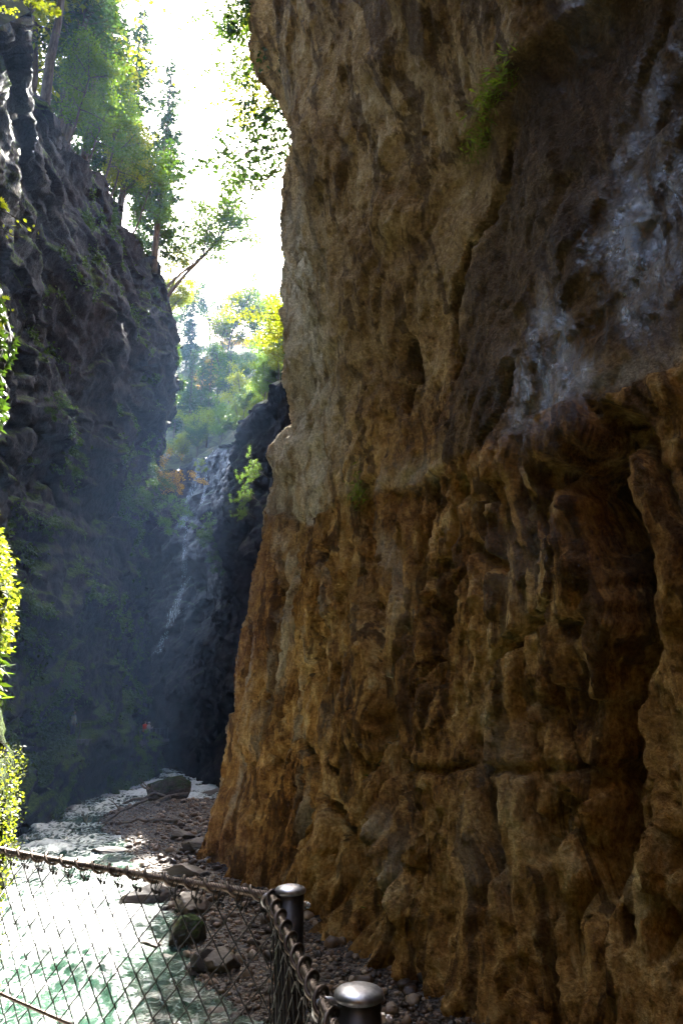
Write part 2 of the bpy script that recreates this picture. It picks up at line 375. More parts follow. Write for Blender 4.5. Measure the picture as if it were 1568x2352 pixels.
# upper slab: smoother, strata climbing to the upper right
q = S * 0.62 - Z * 0.78; qp = S * 0.78 + Z * 0.62
qw = qp + 0.5 * fbm(wx * 0.35, wy * 0.35, wz * 0.35, 3)
Dup = 0.26 * fbm(wx * 0.30, wy * 0.30, wz * 0.30, 3) + 0.28 * terr(fbm(qw * 0.32, q * 0.10, 4.0, 3), 3.0, 9.0) + 0.07 * (0.6 - ridge(qw * 1.9, q * 0.35, 3.0, 3)**2) + 0.09 * facet(qw * 0.9 + 0.4 * jf, q * 0.35 + 0.4 * jf, 4) + 0.05 * facet(qw * 2.8 + 0.5 * jf, q * 1.3 + 0.5 * jf, 5) + 0.018 * facet(S * 7 + jf, Z * 6 + jf, 6) + 0.04 * terr(fbm(wx * 1.1, wy * 1.1, wz * 0.9, 4), 3.0, 8.0) + 0.05 * fbm(wx * 2.6, wy * 2.6, wz * 2.6, 3)
colm = sst(PR.s_at_y(17.5), PR.s_at_y(22), S)           # the paler, rougher pillar by the edge
Dup += colm * (0.42 * (0.6 - ridge(Sw * 0.6, wz * 0.16, 8.0, 3)**2) + 0.12 * facet(S2 * 1.3 + jf, Z * 0.7 + jf, 7) + 0.08 * terr(fbm(wx * 0.9, wy * 0.9, wz * 0.6, 4), 3.0, 9.0))
D = D + Dup * (1 - below) + Dlow * below
D += 0.03 * fbm(BX * 6, BY * 6, Z * 5, 3)
jit = 0.16 * fbm(BX * 1.3, BY * 1.3, Z * 1.3, 3)
def crack(pts, wd, dep, g=None):
    global D
    d = polydist(S + jit, Z + 0.7 * jit, sz(pts)); D = D - 1.35 * dep * np.exp(-(d / (1.35 * wd))**4)
crack([(1182, 310), (1165, 420), (1120, 490), (1078, 560), (1062, 640), (1043, 720), (1032, 860)], 0.09, 0.55)
crack([(1180, 860), (1150, 960), (1120, 1020)], 0.12, 0.5)
crack([(850, 1150), (858, 1250), (865, 1400), (892, 1500), (900, 1600), (888, 1720)], 0.38, 1.9)
crack([(735, 1205), (760, 1330), (742, 1470), (700, 1560)], 0.16, 0.5)
crack([(1405, 1110), (1420, 1180), (1450, 1270), (1500, 1330)], 0.30, 0.9)
crack([(1420, 1130), (1432, 1210), (1480, 1290)], 0.4, 0.35)
crack([(1470, 1330), (1478, 1480), (1455, 1640), (1420, 1800), (1410, 1960), (1402, 2050)], 0.24, 1.0)
crack([(1440, 1660), (1428, 1820), (1415, 1950)], 0.35, 0.35)
crack([(940, 1740), (985, 1830), (1000, 1900)], 0.22, 0.9)
crack([(1020, 1290), (1005, 1400), (1022, 1500), (985, 1600)], 0.10, 0.4)
crack([(1180, 1300), (1100, 1250), (1060, 1380)], 0.10, 0.35)
crack([(1290, 1400), (1200, 1490), (1150, 1600)], 0.10, 0.4)
crack([(1000, 1760), (1150, 1770), (1300, 1760), (1420, 1790)], 0.06, 0.18)
crack([(930, 800), (940, 860), (925, 930)], 0.22, 0.55)
crack([(1320, 1830), (1290, 1960), (1300, 2100)], 0.12, 0.4)
crack([(1150, 1850), (1170, 1960), (1150, 2060)], 0.10, 0.35)
crack([(690, 1680), (735, 1800), (800, 1900)], 0.12, 0.45)
crack([(640, 1300), (650, 1450), (625, 1600), (640, 1750)], 0.14, 0.5)
# slanting shelf low on the wall, with hollows to its left
sh = sz([(870, 1760), (905, 1830), (935, 1900), (975, 2000), (1010, 2080)]); d = polydist(S + jit, Z, sh)
D += 0.5 * np.exp(-(d / 0.3)**2)
hol = sz([(830, 1790), (850, 1880), (880, 1990), (900, 2060)]); D -= 0.75 * np.exp(-(polydist(S, Z, hol) / 0.75)**2)
# upper step line with tufts: area below it is set back a little
stp = sz([(1030, 345), (1100, 310), (1160, 240), (1235, 180), (1400, 60)])
stz = np.interp(S, sorted(q[0] for q in stp), [q[1] for q in sorted(stp)])
inr = sst(stp[0][0] + 0.4, stp[0][0] - 0.6, S)
D += inr * 0.35 * sst(-0.05, 0.12, Z + jit - stz)
# protruding block at the edge
blk = sz([(640, 1030), (690, 1060)]); D += 0.2 * np.exp(-(polydist(S, Z, blk) / 0.8)**4)
pill = sz([(905, 505), (945, 508)]); D += 0.30 * np.exp(-(polydist(S, Z, pill) / 0.5)**4)
PX = BX + NX * D; PY = BY + NY * D
_zz = Z + 0.0 * D
wetl = polydist(S, Z, sz([(1540, 480), (1480, 560), (1400, 700), (1300, 815), (1230, 900)]))
wet = np.clip(1.5 * np.exp(-(wetl / 1.15)**2), 0, 1)
wet = np.maximum(wet, 0.8 * np.exp(-(polydist(S, Z, sz([(1430, 10), (1370, 90), (1340, 200)])) / 0.35)**2))
wet = np.maximum(wet, 0.8 * np.exp(-(polydist(S, Z, sz([(1560, 150), (1500, 280), (1450, 400)])) / 0.5)**2))
wet = np.maximum(wet, 0.35 * np.exp(-(polydist(S, Z, sz([(1200, 1290), (1300, 1250)])) / 0.9)**2))
moss = np.exp(-(polydist(S, Z, hol) / 1.1)**2) * 0.8
moss = np.maximum(moss, 0.8 * np.exp(-(polydist(S, Z, sz([(835, 1110), (810, 1200), (790, 1260)])) / 0.35)**2))
moss = np.maximum(moss, 0.9 * np.exp(-(polydist(S, Z, sz([(1080, 318), (1130, 300)])) / 0.18)**2))
moss = np.maximum(moss, 0.55 * np.exp(-(polydist(S, Z, sz([(700, 2000), (900, 2080)])) / 0.9)**2))
pale = 0.75 * np.exp(-(polydist(S, Z, sz([(1270, 925), (1400, 880), (1540, 838)])) / 0.42)**2) * sst(-0.1, 0.15, Z - zL)
pale = np.maximum(pale, 0.85 * colm * (1 - below) * sst(6, 12, Z) * sst(30, 24, Z))
pale = np.maximum(pale, 0.45 * np.exp(-(polydist(S, Z, sz([(890, 1110), (960, 1095), (1000, 1080)])) / 0.4)**2) * (1 - below))
pale = np.maximum(pale, 0.45 * sst(0.55, 0.3, flute2) * below * colm)
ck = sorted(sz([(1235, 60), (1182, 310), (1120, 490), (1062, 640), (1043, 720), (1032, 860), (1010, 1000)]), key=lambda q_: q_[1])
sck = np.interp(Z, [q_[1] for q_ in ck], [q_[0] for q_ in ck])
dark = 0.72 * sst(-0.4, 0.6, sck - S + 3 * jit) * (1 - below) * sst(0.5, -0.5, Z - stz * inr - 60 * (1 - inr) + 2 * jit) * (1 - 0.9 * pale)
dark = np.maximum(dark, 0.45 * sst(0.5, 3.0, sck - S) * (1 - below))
for pl, wd_, am in (([(655, 1240), (668, 1330), (660, 1450), (650, 1560)], 0.42, 0.6), ([(912, 1500), (925, 1560), (918, 1640)], 0.35, 0.55), ([(940, 1890), (965, 1970), (990, 2040)], 0.28, 0.5), ([(900, 1250), (930, 1330), (950, 1420)], 0.4, 0.35), ([(1170, 1650), (1180, 1800), (1160, 1960)], 0.8, 0.22)):
    pale = np.maximum(pale, am * np.exp(-(polydist(S + 1.5 * jit, Z, sz(pl)) / wd_)**2))
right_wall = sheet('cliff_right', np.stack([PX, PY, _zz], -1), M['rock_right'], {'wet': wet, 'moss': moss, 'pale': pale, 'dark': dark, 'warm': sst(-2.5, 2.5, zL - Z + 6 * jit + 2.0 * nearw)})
RS, RZ, RP = s_r, z_r, np.stack([PX, PY, Z], -1)
def on_right(px, py):                        # surface point of the finished right wall for a landmark
    s, z = sz([(px, py)])[0]; i = np.argmin(np.abs(RS - s)); j = np.argmin(np.abs(RZ - z))
    return RP[i, j], np.array([NX[i, j], NY[i, j], 0.0])
# top of the right cliff, closing it behind
def rim_sheet(name, plan, side, s0, s1, rim, prof, mat, n=90, amp=0.8, seed=0.0):
    ss = np.linspace(s0, s1, n); dd = np.array([p[0] for p in prof], float); dd = np.concatenate([np.linspace(a, b, 10, endpoint=False) for a, b in zip(dd[:-1], dd[1:])] + [[dd[-1]]])
    SS, DD = np.meshgrid(ss, dd, indexing='ij'); nx, ny = plan.nrm(SS, side, 4.0)
    x, y, zr = (np.interp(SS, rim[0], rim[1][:, k]) for k in range(3))
    zz = zr + np.interp(DD, [p[0] for p in prof], [p[1] for p in prof])
    X = x - nx * DD; Yv = y - ny * DD
    zz = zz + amp * fbm(X * 0.12, Yv * 0.12, seed, 4) * sst(0, 3, DD)
    P = np.stack([X, Yv, zz], -1)
    o = sheet(name, P, mat, {'wet': 0 * zz, 'moss': 0.6 + 0 * zz, 'pale': 0 * zz})
    def at_sd(s, d):
        i = int(np.argmin(np.abs(ss - s))); j = int(np.argmin(np.abs(dd - d))); return P[i, j]
    return o, at_sd
_, right_top = rim_sheet('hilltop_right', PR, +1, 0, PR.L, (s_r, RP[:, -1]), [(0, -0.03), (2, 0.3), (40, 8), (120, 20)], M['soil'])

# ------------------------------------------------------------------ left cliff
PL = Plan([(-3.5, -26), (-2.6, -6), (-2.85, 3), (-2.97, 5.2), (-3.22, 6.3), (-3.95, 7.5), (-5.2, 9.6), (-6.1, 11.8), (-7.8, 13.8), (-11.2, 17.6), (-13.6, 24), (-15.3, 32.5), (-15.9, 45), (-16.3, 56), (-17.2, 66), (-17.6, 72.5), (-19.5, 75.6), (-28, 78), (-46, 81)])
rz_y = [(-40, 34), (0, 34), (5, 26), (9, 16), (13, 13.5), (18, 30), (27, 34.2), (35, 38.5), (42, 41.7), (52, 43.8), (60, 43), (72, 40), (90, 40)]  # unseen heights nearest the camera shaped to steer sky light onto the right wall
def left_rim(s):
    x, y = PL.pos(s); z = np.interp(y, [q[0] for q in rz_y], [q[1] for q in rz_y]); return z + 0.7 * pn(s * 0.35, 2.2, 0.1) + 0.3 * pn(s * 1.3, 2.2, 5.1)
a6 = [(0, 0.2), (3.5, 0.28), (4.6, 0.26), (5.2, 0.0), (6.4, 0.0), (7.2, -0.35), (7.8, -0.9), (9.0, -1.25), (9.6, -0.95), (10.6, -0.85), (12.2, -1.3), (14, -2.6), (40, -5)]
a12 = [(0, -0.6), (7, -0.5), (9, -0.1), (11.5, 0.05), (13, -0.8), (16, -2), (40, -4)]
a18 = [(0, -0.5), (14, -0.8), (20, -0.2), (26, 0.0), (30, -0.6), (36, -2)]
a40 = [(0, 0.3), (3, 0.2), (10, -0.5), (18, -0.9), (24, -0.4), (30, 0.3), (38, -0.4), (44, -0.8)]
a56 = [(0, 0.2), (3, 0), (10, -1.8), (20, -1.6), (26, -0.8), (31, 0.3), (35, 0.9), (39, 0.5), (44, -0.2)]
a64 = [(0, 0.2), (2.6, 0.15), (3.1, -1.9), (5, -2.2), (10, -2.6), (22, -2.6), (28, -1.8), (33, -0.6), (36, -0.6), (43, -1.6)]
a72 = [(0, 0.1), (2.6, 0.05), (3.1, -1.9), (5, -2.3), (10, -3.2), (28, -3.6), (36, -3), (43, -3.6)]
sC, sD = PL.s_at_y(4.0), PL.s_at_y(74)
s_l = steps((0, sC, 0.7), (sC, PL.s_at_y(14), 0.07), (PL.s_at_y(14), PL.s_at_y(30), 0.2), (PL.s_at_y(30), sD, 0.115), (sD, PL.L, 0.6))
v_l = np.linspace(0, 1, 400)
S, V = np.meshgrid(s_l, v_l, indexing='ij')
rimL = left_rim(S); Z = -1.2 + V * (rimL + 1.2)
bx, by = PL.pos(S); nx, ny = PL.nrm(S, -1)
D = interp2([(-30, a6), (6.4, a6), (11.8, a12), (18, a18), (34, a40), (46, a40), (56, a56), (64, a64), (72, a72), (95, a72)], by, Z)
nearL = sst(14, 9, by)
q = Z * 0.98 - by * 0.16; qp = by * 0.98 + Z * 0.16               # strata dropping towards the far end
strata0 = fbm(q * 0.30 + 0.5 * fbm(by * 0.2, Z * 0.2, 3.0, 2), qp * 0.05, 13.0, 3)
strata = ridge(q * 0.42 + 0.6 * fbm(by * 0.2, Z * 0.2, 3.0, 2), qp * 0.05, 3.0, 3, 0.55)
D += (1 - nearL) * (0.9 * terr(strata0, 2.0, 7.0) + 0.45 * (strata - 0.62) + 0.9 * fbm(bx * 0.12, by * 0.12, Z * 0.12, 3) + 0.32 * fbm(bx * 0.6, by * 0.6, Z * 0.6, 4) + 0.16 * facet(by * 0.30 + strata0, q * 0.42 + strata0, 8) + 0.06 * facet(by * 0.9 + strata0, q * 1.1, 9) + 0.05 * facet(by * 2.6, q * 2.6, 10) + 0.05 * fbm(bx * 2.5, by * 2.5, Z * 2.5, 3))
D += nearL * (0.16 * (ridge(by * 0.9 + bx, Z * 0.35, 5.0, 3) - 0.6) + 0.14 * fbm(bx * 1.5, by * 1.5, Z * 0.9, 4) + 0.035 * fbm(bx * 7, by * 7, Z * 7, 3))
# gallery hollow where the pale jacket stands
gy, gz = 44.5, 5.1
D -= 2.6 * sst(1.25, 0.8, np.sqrt(((by - gy) / 1.7)**2 + ((Z - gz) / 1.25)**2)) * sst(3.55, 3.8, Z)
moss = np.clip(0.55 * nearL * sst(8.5, 7.2, Z) + 0.2 * sst(18, 4, Z) * (1 - nearL), 0, 1) + 0.35 * nearL * sst(8.6, 9.6, Z) * sst(13, 11, Z)
moss = moss + (1 - nearL) * (0.75 * sst(0.66, 0.82, strata) * sst(-0.25, 0.2, fbm(by * 0.13, Z * 0.13, 6.0, 3)) + 0.25 * sst(0.1, 0.5, fbm(by * 0.3, Z * 0.2, 1.0, 3)))
wet = 0.5 * sst(20, 8, Z) * sst(26, 12, by) * sst(8, 10, by) + 0.2 * sst(15, 17, by) * sst(24, 20, by) * sst(16, 20, Z)
LPT = np.stack([bx + nx * D, by + ny * D, Z], -1)
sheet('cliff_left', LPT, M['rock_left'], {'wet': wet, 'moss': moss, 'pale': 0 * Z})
MOSS_L = moss; STRATA_L = strata
def on_left(y, z):
    i = np.argmin(np.abs(by[:, 0] - y)); j = np.argmin(np.abs(Z_L[i] - z)); return LPT[i, j], np.array([nx[i, j], ny[i, j], 0])
Z_L = Z; 
_, left_top = rim_sheet('hilltop_left', PL, -1, PL.s_at_y(-20), PL.L, (s_l, LPT[:, -1]), [(0, -0.03), (2, 0.5), (14, 3.0), (60, 9), (140, 22)], M['soil'], 160, seed=4.0)

# ------------------------------------------------------------------ end cliff (wet wall with the waterfall) and the wooded slope above it
PE = Plan([(10, 33), (3, 36), (-0.5, 39), (-3.6, 43), (-5.9, 48), (-8.2, 54.5), (-10.6, 61), (-14, 69), (-17.6, 74.8), (-22.5, 79), (-31, 83), (-48, 88), (-66, 91)])
re_s = [(0, 34), (PE.s_near(-3.6, 43), 30), (PE.s_near(-5.9, 48), 30.5), (PE.s_near(-8.2, 54.5), 32), (PE.s_near(-10.6, 61), 34), (PE.s_near(-17.6, 74.8), 37), (PE.s_near(-22.5, 79), 36), (PE.L, 36)]
def end_rim(s): return np.interp(s, [q[0] for q in re_s], [q[1] for q in re_s]) + 0.7 * pn(s * 0.3, 7.7, 1.0) + 0.3 * pn(s * 1.1, 2.7, 1.0)
s_e = steps((0, 8, 0.5), (8, PE.L - 18, 0.14), (PE.L - 18, PE.L, 0.5)); v_e = np.linspace(0, 1, 300)
S, V = np.meshgrid(s_e, v_e, indexing='ij'); Z = -1.2 + V * (end_rim(S) + 1.2)
ex, ey = PE.pos(S); enx, eny = PE.nrm(S, +1, 1.5)
D = interp2([(30, [(0, 0), (40, -1)]), (46, [(0, 0.3), (12, -0.4), (20, -1.2), (32, -1.5)]), (52, [(0, 0.6), (10, 0.3), (17, 0.3), (19, -1.0), (34, -2)]), (60, [(0, 0.6), (8, 0.2), (16, -0.4), (24, 0.2), (34, -1.8)]), (75, [(0, 0.5), (8, 0.2), (12, -1.2), (20, -2.2), (23, -1.2), (30, -2.2), (38, -5)]), (90, [(0, 0), (15, -1), (38, -4)])], ey, Z)
D += 0.55 * (ridge(Z * 0.33 + 0.5 * fbm(ey * 0.15, ex * 0.15, 2.0, 2), S * 0.05, 1.0, 3) - 0.6) + 1.1 * fbm(ex * 0.14, ey * 0.14, Z * 0.14, 3) + 0.55 * fbm(ex * 0.5, ey * 0.5, Z * 0.35, 4) + 0.10 * fbm(ex * 1.9, ey * 1.9, Z * 1.5, 3) + 0.35 * facet(S * 0.30, Z * 0.30 + 0.3 * fbm(ex * 0.2, ey * 0.2, Z * 0.2, 2), 11) + 0.15 * facet(S * 0.9, Z * 0.8, 12)
EPT = np.stack([ex + enx * D, ey + eny * D, Z], -1)
wet = 0.4 * sst(64, 68, ey) * sst(80, 76, ey) * sst(10, 20, Z)
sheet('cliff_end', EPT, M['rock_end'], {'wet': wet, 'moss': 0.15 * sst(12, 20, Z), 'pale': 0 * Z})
Z_E = Z
_eu, _ev = proj(EPT)
def on_end(px, py):
    k = np.argmin((_eu - px)**2 + (_ev - py)**2 + 0.0); i, j = np.unravel_index(k, _eu.shape); return EPT[i, j], np.array([enx[i, j], eny[i, j], 0])
_, end_top = rim_sheet('hillside_end', PE, +1, 4, PE.L, (s_e, EPT[:, -1]), [(0, -0.03), (2.2, 1.6), (10, 9.0), (40, 41), (60, 58), (120, 78)], M['soil'], 140, amp=1.5, seed=9.0)

# ------------------------------------------------------------------ river, bed and gravel bar
shore_px = [(660, 2420), (600, 2352), (560, 2325), (505, 2275), (440, 2195), (405, 2130), (365, 2075), (318, 2022), (290, 1962), (258, 1908), (268, 1872), (325, 1842)]
SH = np.array([at(px, py, Z=0.0)[:2] for px, py in shore_px]); SH = np.vstack([[3.5, -15], [2.5, 3], [1.0, 8], SH])
def bank(x, y):                              # metres inside the gravel bar, negative in the river
    xs = np.interp(y, SH[:, 1], SH[:, 0]) + 0.35 * pn(y * 0.35, 1.1, 0.2) + 0.2 * pn(y * 1.1, 4.1, 0.2)
    return np.minimum(x - xs, (46.5 - y) * 1.1)
def bed_z(x, y):
    b = bank(x, y)
    z = np.where(b > 0, 0.13 * b / (1 + 0.10 * np.abs(b)), 0.45 * b)
    z = np.clip(z, -1.1, 0.9) + (0.10 * fbm(x * 0.5, y * 0.5, 1.0, 3) + 0.03 * fbm(x * 3, y * 3, 2.0, 2))
    pile = np.exp(-(((x + 10.3) / 2.6)**2 + ((y - 38.5) / 3.2)**2)); return z + 0.55 * pile
t = NT('wet_gravel'); co = t.n('TexCoord').outputs['Object']
vor = t.n('TexVoronoi', {'Vector': co, 'Scale': 7.0}); v2 = t.n('TexVoronoi', {'Vector': co, 'Scale': 16.0})
cc = t.ramp(t.n('SeparateXYZ', {0: vor.outputs['Color']}).outputs[0], [(0.0, (0.012, 0.007, 0.004)), (0.4, (0.028, 0.016, 0.009)), (0.75, (0.05, 0.03, 0.016)), (1.0, (0.09, 0.06, 0.035))])
hh = t.math('ADD', t.math('MULTIPLY', vor.outputs['Distance'], -1.0), t.math('MULTIPLY', v2.outputs['Distance'], -0.5))
M['gravel'] = t.surf(t.principled(Base_Color=cc, Roughness=0.5, Specular_IOR_Level=0.4, Normal=t.bump(hh, 0.9, 0.08)))
gx = np.concatenate([[-60, -40, -30], np.arange(-24, 9, 0.16), [14, 30, 60]]); gy_ = np.concatenate([[-40, -20, -8], np.arange(2, 50, 0.2), np.arange(50, 96, 1.0)])
GX, GY = np.meshgrid(gx, gy_, indexing='ij')
sheet('riverbed', np.stack([GX, GY, bed_z(GX, GY)], -1), M['gravel'])

t = NT('glacial_water'); co = t.n('TexCoord').outputs['Object']
fo = t.attr('foam')
fn = t.noise(t.mapv(co, (1.0, 0.55, 1.0)), 2.6, 8, 0.68, 0.8); ff = t.noise(co, 9.0, 6, 0.7)
web = t.n('TexVoronoi', {'Vector': t.n('VectorMath', {0: t.mapv(co, (1.0, 0.5, 1.0)), 1: t.n('VectorMath', {0: t.n('TexNoise', {'Vector': co, 'Scale': 1.3, 'Detail': 3.0}).outputs['Color'], 1: (0.9, 0.9, 0.9)}, operation='MULTIPLY').outputs[0]}, operation='ADD').outputs[0], 'Scale': 3.2}, feature='DISTANCE_TO_EDGE').outputs['Distance']
wb = t.maprange(web, 0.0, 0.22, 0.32, -0.12)
fm = t.maprange(t.math('ADD', t.math('ADD', fo, wb), t.math('ADD', t.math('MULTIPLY', t.math('SUBTRACT', fn, 0.5), 1.3), t.math('MULTIPLY', t.math('SUBTRACT', ff, 0.5), 0.7))), 0.15, 1.05)
wc = t.mix(t.noise(co, 0.5, 3), (0.012, 0.036, 0.022), (0.03, 0.068, 0.045))
colr = t.mix(fm, wc, (0.58, 0.62, 0.61))
wh = t.math('ADD', t.noise(t.mapv(co, (1, 0.6, 1)), 3.2, 6, 0.6, 0.6), t.math('MULTIPLY', t.noise(co, 14.0, 4), 0.25))
M['water'] = t.surf(t.principled(Base_Color=colr, Roughness=t.math('ADD', 0.09, t.math('MULTIPLY', fm, 0.5)), IOR=1.33, Normal=t.bump(wh, 0.55, 0.10)))
yy = [-14.0]
while yy[-1] < 92: yy.append(yy[-1] + max(0.09, 0.0062 * abs(yy[-1] - 2)))
yy = np.array(yy); uu = np.linspace(0, 1, 330)
YY, UU = np.meshgrid(yy, uu, indexing='ij')
XL = np.interp(YY, [-14, 10, 34, 72, 74.5, 78, 92], [-6, -9, -18, -20, -46, -46, -46]); XR = np.interp(YY, [-14, 6, 12, 30, 47, 50, 92], [5, 5, 4.5, -2, -2, 3, 3])
XX = XL + UU * (XR - XL)
wxx = XX + 0.5 * pn(XX * 0.5, YY * 0.5, 0.5); wyy = YY + 0.8 * pn(XX * 0.4, YY * 0.4, 7.5)
calm = sst(-0.3, -2.2, bank(XX, YY)); lo = 1 - 0.65 * sst(17.5, 12, YY)
H = 0.34 * fbm(wxx * 0.28, wyy * 0.36, 0.0, 3) + 0.24 * (ridge(wxx * 0.5, wyy * 0.75, 3.0, 3) - 0.62) + 0.07 * fbm(wxx * 2.1, wyy * 2.4, 1.0, 3)
H = H * (0.25 + 0.75 * calm) * lo
def blob(px, py, rx, ry):
    c = at(px, py, Z=0.0); return np.exp(-((XX - c[0]) / rx)**2 - ((YY - c[1]) / ry)**2)
foam = 0.13 + 1.3 * H / 0.5 + 0.55 * fbm(wxx * 0.22, wyy * 0.3, 9.0, 3)
foam += 0.5 * blob(90, 2150, 3.6, 2.4) + 0.35 * blob(60, 2060, 5, 4) - 0.42 * blob(350, 2310, 3.2, 2.6) - 0.2 * blob(330, 2200, 2, 2.0)
foam += 0.6 * blob(440, 1805, 8, 12.0) + 0.25 * blob(200, 1880, 4, 6) - 0.3 * blob(300, 1870, 2.5, 5)
foam -= 0.55 * sst(24, 17, YY) * (1 - blob(90, 2150, 4.0, 3.5)) + 0.25 * sst(-5.2, -3.4, XX) * sst(22, 18, YY)
foam = np.clip(foam, 0, 1)
sheet('river', np.stack([XX, YY, H + 0.02], -1), M['water'], {'foam': foam})

# ------------------------------------------------------------------ stones
def ico():
    p = (1 + 5**0.5) / 2
    V = np.array([(-1, p, 0), (1, p, 0), (-1, -p, 0), (1, -p, 0), (0, -1, p), (0, 1, p), (0, -1, -p), (0, 1, -p), (p, 0, -1), (p, 0, 1), (-p, 0, -1), (-p, 0, 1)], float)
    F = [(0, 11, 5), (0, 5, 1), (0, 1, 7), (0, 7, 10), (0, 10, 11), (1, 5, 9), (5, 11, 4), (11, 10, 2), (10, 7, 6), (7, 1, 8), (3, 9, 4), (3, 4, 2), (3, 2, 6), (3, 6, 8), (3, 8, 9), (4, 9, 5), (2, 4, 11), (6, 2, 10), (8, 6, 7), (9, 8, 1)]
    return V / np.linalg.norm(V[0]), np.array(F)
def subdiv(V, F):
    V = list(map(tuple, V)); c = {}; out = []
    def mid(a, b):
        k = (min(a, b), max(a, b))
        if k not in c:
            m = (np.array(V[a]) + np.array(V[b])) / 2; V.append(tuple(m / np.linalg.norm(m))); c[k] = len(V) - 1
        return c[k]
    for a, b, d in F:
        x, y, z = mid(a, b), mid(b, d), mid(d, a); out += [(a, x, z), (b, y, x), (d, z, y), (x, y, z)]
    return np.array(V), np.array(out)
I0 = ico(); I1 = subdiv(*I0); I2 = subdiv(*I1); I3 = subdiv(*I2); I4 = subdiv(*I3)
def rock_verts(V, seed, amp=0.3, cut=5, fine=0.0):
    rg = np.random.RandomState(seed); P = V.copy()
    P = P * (1 + amp * fbm(V[:, 0] * 1.1 + seed * 3.1, V[:, 1] * 1.1, V[:, 2] * 1.1 + seed, 2))[:, None]
    for k in range(cut):                      # broken flat faces
        n = rg.normal(size=3); n /= np.linalg.norm(n); h = rg.uniform(0.55, 0.85); d = P @ n - h; P = P - np.where(d > 0, d, 0)[:, None] * n * 0.85
    if fine: P = P * (1 + fine * fbm(V[:, 0] * 5 + seed, V[:, 1] * 5, V[:, 2] * 5, 3))[:, None]
    return P
def stone_mat(name, stops, rough=0.55):
    t = NT(name); co = t.n('TexCoord').outputs['Object']; ob = t.n('ObjectInfo').outputs['Random']; isl = t.n('NewGeometry').outputs['Random Per Island']
    f = t.math('FRACT', t.math('ADD', ob, isl))
    c = t.ramp(f, stops); n = t.noise(co, 9.0, 6, 0.65)
    c = t.mix(0.7, c, t.mix(n, (0.35, 0.33, 0.3), (1.5, 1.45, 1.4)), 'MULTIPLY')
    return t.surf(t.principled(Base_Color=c, Roughness=rough, Specular_IOR_Level=0.4, Normal=t.bump(n, 0.5, 0.03)))
ST = [(0.0, (0.018, 0.010, 0.006)), (0.35, (0.05, 0.026, 0.013)), (0.6, (0.105, 0.058, 0.029)), (0.85, (0.19, 0.12, 0.068)), (1.0, (0.36, 0.27, 0.19))]
M['stone'] = stone_mat('river_stone', ST, 0.38)
M['boulder'] = stone_mat('boulder_stone', [(0.0, (0.04, 0.027, 0.018)), (0.5, (0.075, 0.052, 0.034)), (1.0, (0.12, 0.085, 0.055))], 0.6)
mossy = rock_mat('mossy_boulder', [(0.25, (0.05, 0.035, 0.025)), (0.5, (0.11, 0.08, 0.055)), (0.75, (0.2, 0.16, 0.12))], (0.05, 0.035, 0.025), 0.5, 0.0, 0.4)
M['mossy'] = mossy
rg = np.random.RandomState(5)
stone_meshes = []
for k in range(7):
    P = rock_verts(I1[0], 30 + k, 0.3, 8) * np.array([1.0, rg.uniform(0.6, 0.95), rg.uniform(0.45, 0.75)])
    stone_meshes.append(mesh_np('stone', P, I1[1], False)); stone_meshes[-1].materials.append(M['stone'])
# candidate places on the bar in view
cand = []
while len(cand) < 17000:
    n = 4000; x = rg.uniform(-15, 5, n); y = 9 + 38 * rg.uniform(0, 1, n)**1.5; b = bank(x, y); wallx = np.interp(y, [9.9, 14, 19.8, 24.6, 26.6, 30, 48], [4.3, 2.1, -0.9, -3.2, -4.4, -3.5, -6]) + 0.3
    P = np.stack([x, y, bed_z(x, y)], -1); u, v = proj(P)
    ok = (b > -0.5) & (x < wallx) & (u > 100) & (u < 1568) & (v < 2420)
    size = 0.022 + 0.06 * rg.uniform(0, 1, n)**3.0 + rg.uniform(0.05, 0.26, n)**1.3 * (rg.uniform(0, 1, n) > 0.95)
    for p, q, o in zip(P, size, ok):
        if o: cand.append((*p, q))
cand = np.array(cand[:17000]); app = cand[:, 3] / cand[:, 1]
order = np.argsort(-app)
LM = [((331, 2062), 'near the dark wedge-shaped boulder'), ((440, 2086), 'near the reddish boulder'), ((352, 2152), 'around the small dark boulder in the shallows'), ((432, 2145), 'around the angular mossy boulder'), ((392, 2178), 'beside the low wet boulder'), ((490, 2218), 'around the round smooth boulder'), ((500, 2300), 'beside the lowest wet boulder'), ((258, 1946), 'by the long flat boulder in the rapids'), ((378, 1838), 'in front of the big square mossy boulder'), ((420, 1935), 'around the pale flat boulder'), ((455, 1960), 'around the flat brown boulder by the cliff corner'), ((430, 2010), 'around the broad rock slab'), ((580, 2150), 'left of the far railing post'), ((600, 2290), 'seen through the mesh left of the near post'), ((720, 2180), 'between the two railing posts'), ((850, 2200), 'at the cliff foot right of the railing'), ((960, 2310), 'right of the near post'), ((330, 1900), 'below the driftwood pile')]
LMP = np.array([at(q[0], q[1], Z=0.3)[:2] for q, _ in LM])
for k in order[:300]:
    x, y, z, q = cand[k]
    o = bpy.data.objects.new('stone', stone_meshes[rg.randint(7)]); COL.objects.link(o)
    o.location = (x, y, z + q * 0.12); o.scale = (q, q, q); o.rotation_euler = (rg.normal() * 0.2, rg.normal() * 0.2, rg.uniform(0, 6.28))
    i = int(np.argmin(np.hypot(LMP[:, 0] - x, LMP[:, 1] - y))); sz_ = 'fist-sized' if q < 0.08 else ('head-sized' if q < 0.13 else 'large rounded')
    where = LM[i][1]
    tag(o, '%s brown stone %s' % (sz_, where), 'stone', '%s stones %s' % (sz_, where))
VV = []; FF = []; nb = 0
base = [rock_verts(I0[0], 60 + k, 0.25, 1) * np.array([1, 0.8, 0.6]) for k in range(6)]
